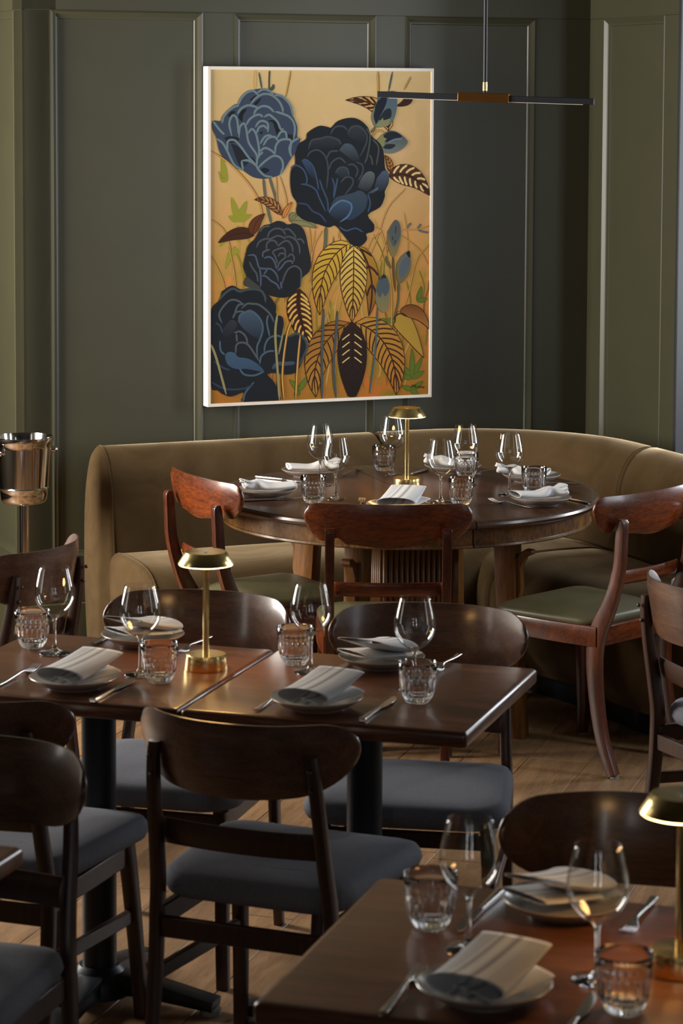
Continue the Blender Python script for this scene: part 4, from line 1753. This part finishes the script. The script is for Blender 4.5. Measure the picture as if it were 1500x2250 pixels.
peony(5.77, 620, 240,
      [(590, 230), (680, 140), (840, 100), (960, 130), (1060, 220), (1110, 330), (1220, 430), (1270, 560), (1285, 740), (1330, 800), (1330, 920), (1280, 1030), (1280, 1100), (1220, 1230), (1060, 1330), (1140, 1450), (1130, 1540), (1040, 1570), (1050, 1640), (980, 1720), (880, 1720), (790, 1640), (650, 1470), (560, 1490), (430, 1450), (230, 1390), (145, 1290), (155, 1180), (95, 1080), (70, 930), (80, 760), (130, 700), (135, 560), (170, 440), (270, 370), (290, 290), (430, 205), (520, 210)],
      '#131a22',
      [('#363e49', [[(800, 300), (850, 220), (950, 210), (1040, 300), (1040, 420), (960, 590)], [(300, 500), (340, 390), (460, 360), (560, 340), (680, 380), (720, 440)], [(280, 600), (330, 530), (430, 510), (520, 600), (550, 760), (530, 1000)],
                    [(580, 310), (640, 220), (740, 210), (800, 260)], [(560, 760), (600, 660), (700, 610), (780, 680)], [(640, 800), (700, 730), (790, 740), (820, 830)], [(800, 700), (870, 690), (930, 760), (900, 860)], [(910, 660), (990, 700), (990, 800), (930, 900)],
                    [(710, 920), (780, 850), (860, 870), (860, 950), (760, 1080)], [(530, 620), (580, 530), (680, 520)]]),
       ('#27456c', [[(210, 650), (270, 630), (360, 720), (410, 900), (430, 1020)], [(80, 740), (140, 700), (230, 750), (280, 860), (270, 960)], [(200, 940), (290, 950), (390, 1010), (440, 1120), (520, 1290)], [(1060, 1060), (1090, 1180), (1060, 1300)],
                    [(690, 1480), (780, 1530), (900, 1500), (1000, 1550)], [(600, 860), (630, 960), (620, 1100)], [(440, 880), (480, 1000), (540, 1150), (550, 1290)], [(670, 860), (650, 980), (620, 1120)]]),
       ('#2b3a62', [[(160, 1180), (280, 1200), (350, 1280), (450, 1330), (530, 1430)]]),
       ('#3f4843', [[(1040, 230), (1090, 330), (1060, 560), (1020, 680)], [(1120, 370), (1200, 480), (1170, 700)], [(1080, 570), (1110, 620), (1120, 700)]]),
       (('#39658c', 4), [[(560, 1300), (610, 1220), (720, 1150), (830, 1180), (850, 1250), (800, 1350), (700, 1420)]])],
      [([(690, 510), (760, 430), (850, 440), (920, 530), (955, 640), (880, 650), (800, 590)], '#3e4e5c', '#161d26'), ([(800, 320), (850, 230), (950, 215), (1030, 310), (1000, 420), (880, 380)], '#2a3139', '#141a22'),
       ([(310, 480), (350, 390), (480, 360), (620, 350), (710, 430), (600, 480), (450, 490)], '#2a2e35', '#161b22'), ([(930, 980), (980, 860), (1060, 780), (1140, 800), (1140, 900), (1060, 1030)], '#565d60', '#1c232a'),
       ([(1180, 860), (1260, 770), (1330, 800), (1320, 920), (1250, 1030), (1150, 1000)], '#40536e', '#1a222e'), ([(590, 1200), (650, 1110), (760, 1080), (870, 1050), (960, 1020), (1050, 1090), (1050, 1180), (1000, 1290), (820, 1400), (700, 1300)], '#2d4152', '#14304c'),
       ([(560, 1310), (610, 1220), (720, 1150), (830, 1180), (845, 1250), (800, 1350), (680, 1410)], '#274766', '#10161e'), ([(1060, 1050), (1190, 980), (1180, 1020), (1100, 1060)], '#4a6076', '#2c3c4c'),
       ([(220, 660), (270, 640), (350, 730), (390, 860), (330, 850)], '#26426a', '#161e2a'), ([(640, 790), (700, 730), (780, 740), (815, 820), (720, 860)], '#2a3644', '#182028')],
      3.4, '#10151b')
peony(6.52, 455, 610,
      [(190, 190), (330, 105), (450, 160), (600, 140), (740, 150), (860, 260), (950, 400), (950, 520), (1040, 560), (1060, 680), (1040, 780), (1120, 840), (1250, 790), (1360, 870), (1400, 980), (1350, 1150), (1280, 1300), (1220, 1370), (1080, 1395), (960, 1370), (830, 1390), (920, 1500), (980, 1640), (980, 1790), (480, 1810), (510, 1650), (330, 1710), (230, 1690), (130, 1620), (40, 1530), (35, 700), (40, 480), (90, 380), (150, 320)],
      '#131a22',
      [(('#364346', 5), [[(150, 320), (230, 220), (340, 150), (440, 190), (560, 160), (720, 170), (790, 260), (800, 350)], [(1130, 850), (1250, 800), (1360, 880), (1390, 1000), (1340, 1130), (1280, 1260)]]),
       ('#465058', [[(190, 650), (150, 530), (200, 420), (300, 320), (400, 320), (480, 370)], [(370, 490), (420, 390), (500, 370)], [(460, 440), (540, 370), (620, 370), (700, 380), (800, 450), (880, 540), (920, 640)], [(340, 580), (390, 490), (500, 480)],
                    [(360, 790), (440, 770), (520, 840), (550, 950)], [(380, 1100), (390, 970), (450, 930), (540, 950), (620, 1050), (710, 1200)], [(390, 800), (400, 920)]]),
       ('#36586e', [[(420, 640), (440, 540), (520, 490), (590, 470), (680, 530), (750, 640), (760, 760), (720, 890), (680, 1000), (690, 1180)], [(840, 530), (820, 640), (860, 840)], [(430, 1300), (500, 1390), (640, 1405), (780, 1350)],
                    [(720, 1240), (740, 1130), (830, 1060), (930, 1050)], [(780, 1080), (800, 950), (860, 860), (960, 830), (1030, 850)], [(480, 1790), (520, 1650), (640, 1500)], [(160, 900), (170, 1040), (230, 1110)]]),
       ('#27394e', [[(80, 1200), (200, 1290), (300, 1330)], [(40, 1500), (200, 1590), (350, 1610), (520, 1590), (620, 1530)], [(100, 640), (160, 690), (200, 790)]]),
       (('#30485c', 8), [[(900, 1310), (960, 1240), (1080, 1235), (1220, 1225)]])],
      [([(420, 640), (440, 545), (520, 490), (590, 468), (680, 530), (745, 640), (755, 760), (715, 880), (600, 820), (500, 740)], '#364f68', '#1b2634'), ([(230, 1140), (260, 1075), (350, 1070), (420, 1140), (550, 1160), (690, 1240), (780, 1350), (640, 1330), (520, 1310), (380, 1310), (270, 1250)], '#2c5472', '#27476a'),
       ([(200, 800), (215, 720), (320, 600), (400, 660), (340, 800), (230, 860)], '#2b3038', '#171d26')],
      4.0, '#161b24')
peony(8.824, 520, 470,
      [(640, 170), (740, 120), (850, 140), (940, 190), (1080, 170), (1220, 250), (1290, 400), (1330, 600), (1390, 930), (1350, 1110), (1220, 1230), (1190, 1380), (1110, 1460), (940, 1600), (760, 1610), (580, 1560), (430, 1440), (200, 1420), (90, 1330), (150, 1210), (90, 1000), (130, 780), (180, 600), (300, 480), (390, 330), (480, 210), (560, 190)],
      '#1b2026',
      [('#434951', [[(550, 450), (590, 340), (700, 270), (830, 290), (900, 400)], [(340, 640), (390, 530), (500, 470), (600, 470), (740, 410), (850, 440), (900, 480)], [(530, 690), (540, 560), (620, 500), (700, 520), (750, 600)], [(750, 620), (830, 540), (940, 510), (1020, 610), (1040, 740)],
                    [(880, 440), (980, 430), (1090, 490), (1160, 620), (1170, 770)], [(860, 290), (960, 280), (1060, 380), (1100, 460)], [(1110, 480), (1200, 480), (1260, 560)], [(640, 720), (740, 670), (860, 650), (900, 760)], [(750, 820), (800, 750), (880, 770), (890, 830), (780, 930), (740, 1060)],
                    [(930, 830), (1000, 770), (1060, 820), (1050, 920)], [(820, 1380), (880, 1180), (960, 1050), (1080, 1000), (1180, 1070), (1200, 1200), (1180, 1380)], [(640, 720), (700, 820), (740, 950)], [(200, 910), (270, 1050), (340, 1150), (370, 1310)], [(400, 330), (480, 240), (600, 220)]]),
       ('#40506c', [[(460, 830), (470, 730), (600, 670)], [(480, 850), (560, 820), (640, 850), (700, 960), (720, 1060)], [(740, 1100), (820, 1020), (900, 920), (1000, 900), (1040, 960)], [(170, 790), (300, 790), (350, 900), (390, 1030), (500, 1050), (620, 1060), (720, 1160), (760, 1300)],
                    [(400, 1050), (420, 1200), (420, 1400)], [(440, 1190), (520, 1200), (620, 1290), (720, 1350), (790, 1460)], [(480, 1160), (550, 1060)], [(820, 1440), (800, 1300)]])],
      [([(90, 1330), (150, 1210), (260, 1290), (420, 1430), (200, 1420)], '#3b3a36', None), ([(880, 1180), (960, 1060), (1080, 1010), (1170, 1080), (1190, 1240), (1080, 1460), (900, 1520), (850, 1380)], '#14181c', None)],
      3.6, '#16191d')
# stems that cross in front of the flowers
g = Paint(1, 0, 0)
g.stroke([(604, 687), (599, 733), (604, 817), (608, 883)], 5, '#8c8256')
g.build('painted_stem')
g.stroke([(617, 726), (606, 779)], 4, '#7c7a58')
g.build('painted_stem')
g.stroke([(461, 757), (473, 791), (493, 868)], 5, '#8c8058')
g.build('painted_stem')
g.gold([(636, 702), (624, 740), (615, 817), (618, 878)], 5)
g.build('painted_stem')
g.gold([(654, 736), (648, 802), (644, 878)], 5)
g.build('painted_stem')
for q, w in (([(706, 678), (701, 772), (702, 880)], 5.5), ([(736, 682), (732, 736), (727, 808), (733, 878)], 5.5)):
    g.stroke(q, w, '#3d4a4c')
    g.build('painted_stem')
# signature
for q in ([(902, 846), (903, 851), (906, 846), (907, 852)], [(910, 845), (910, 853)], [(914, 846), (910, 850), (915, 853)], [(917, 853), (918, 849), (921, 853)], [(922, 853), (923, 849), (926, 853)], [(927, 849), (931, 854)], [(931, 849), (927, 854)]):
    g.stroke(q, 1.1, '#2c2a14')
g.build('signature', 'stuff')
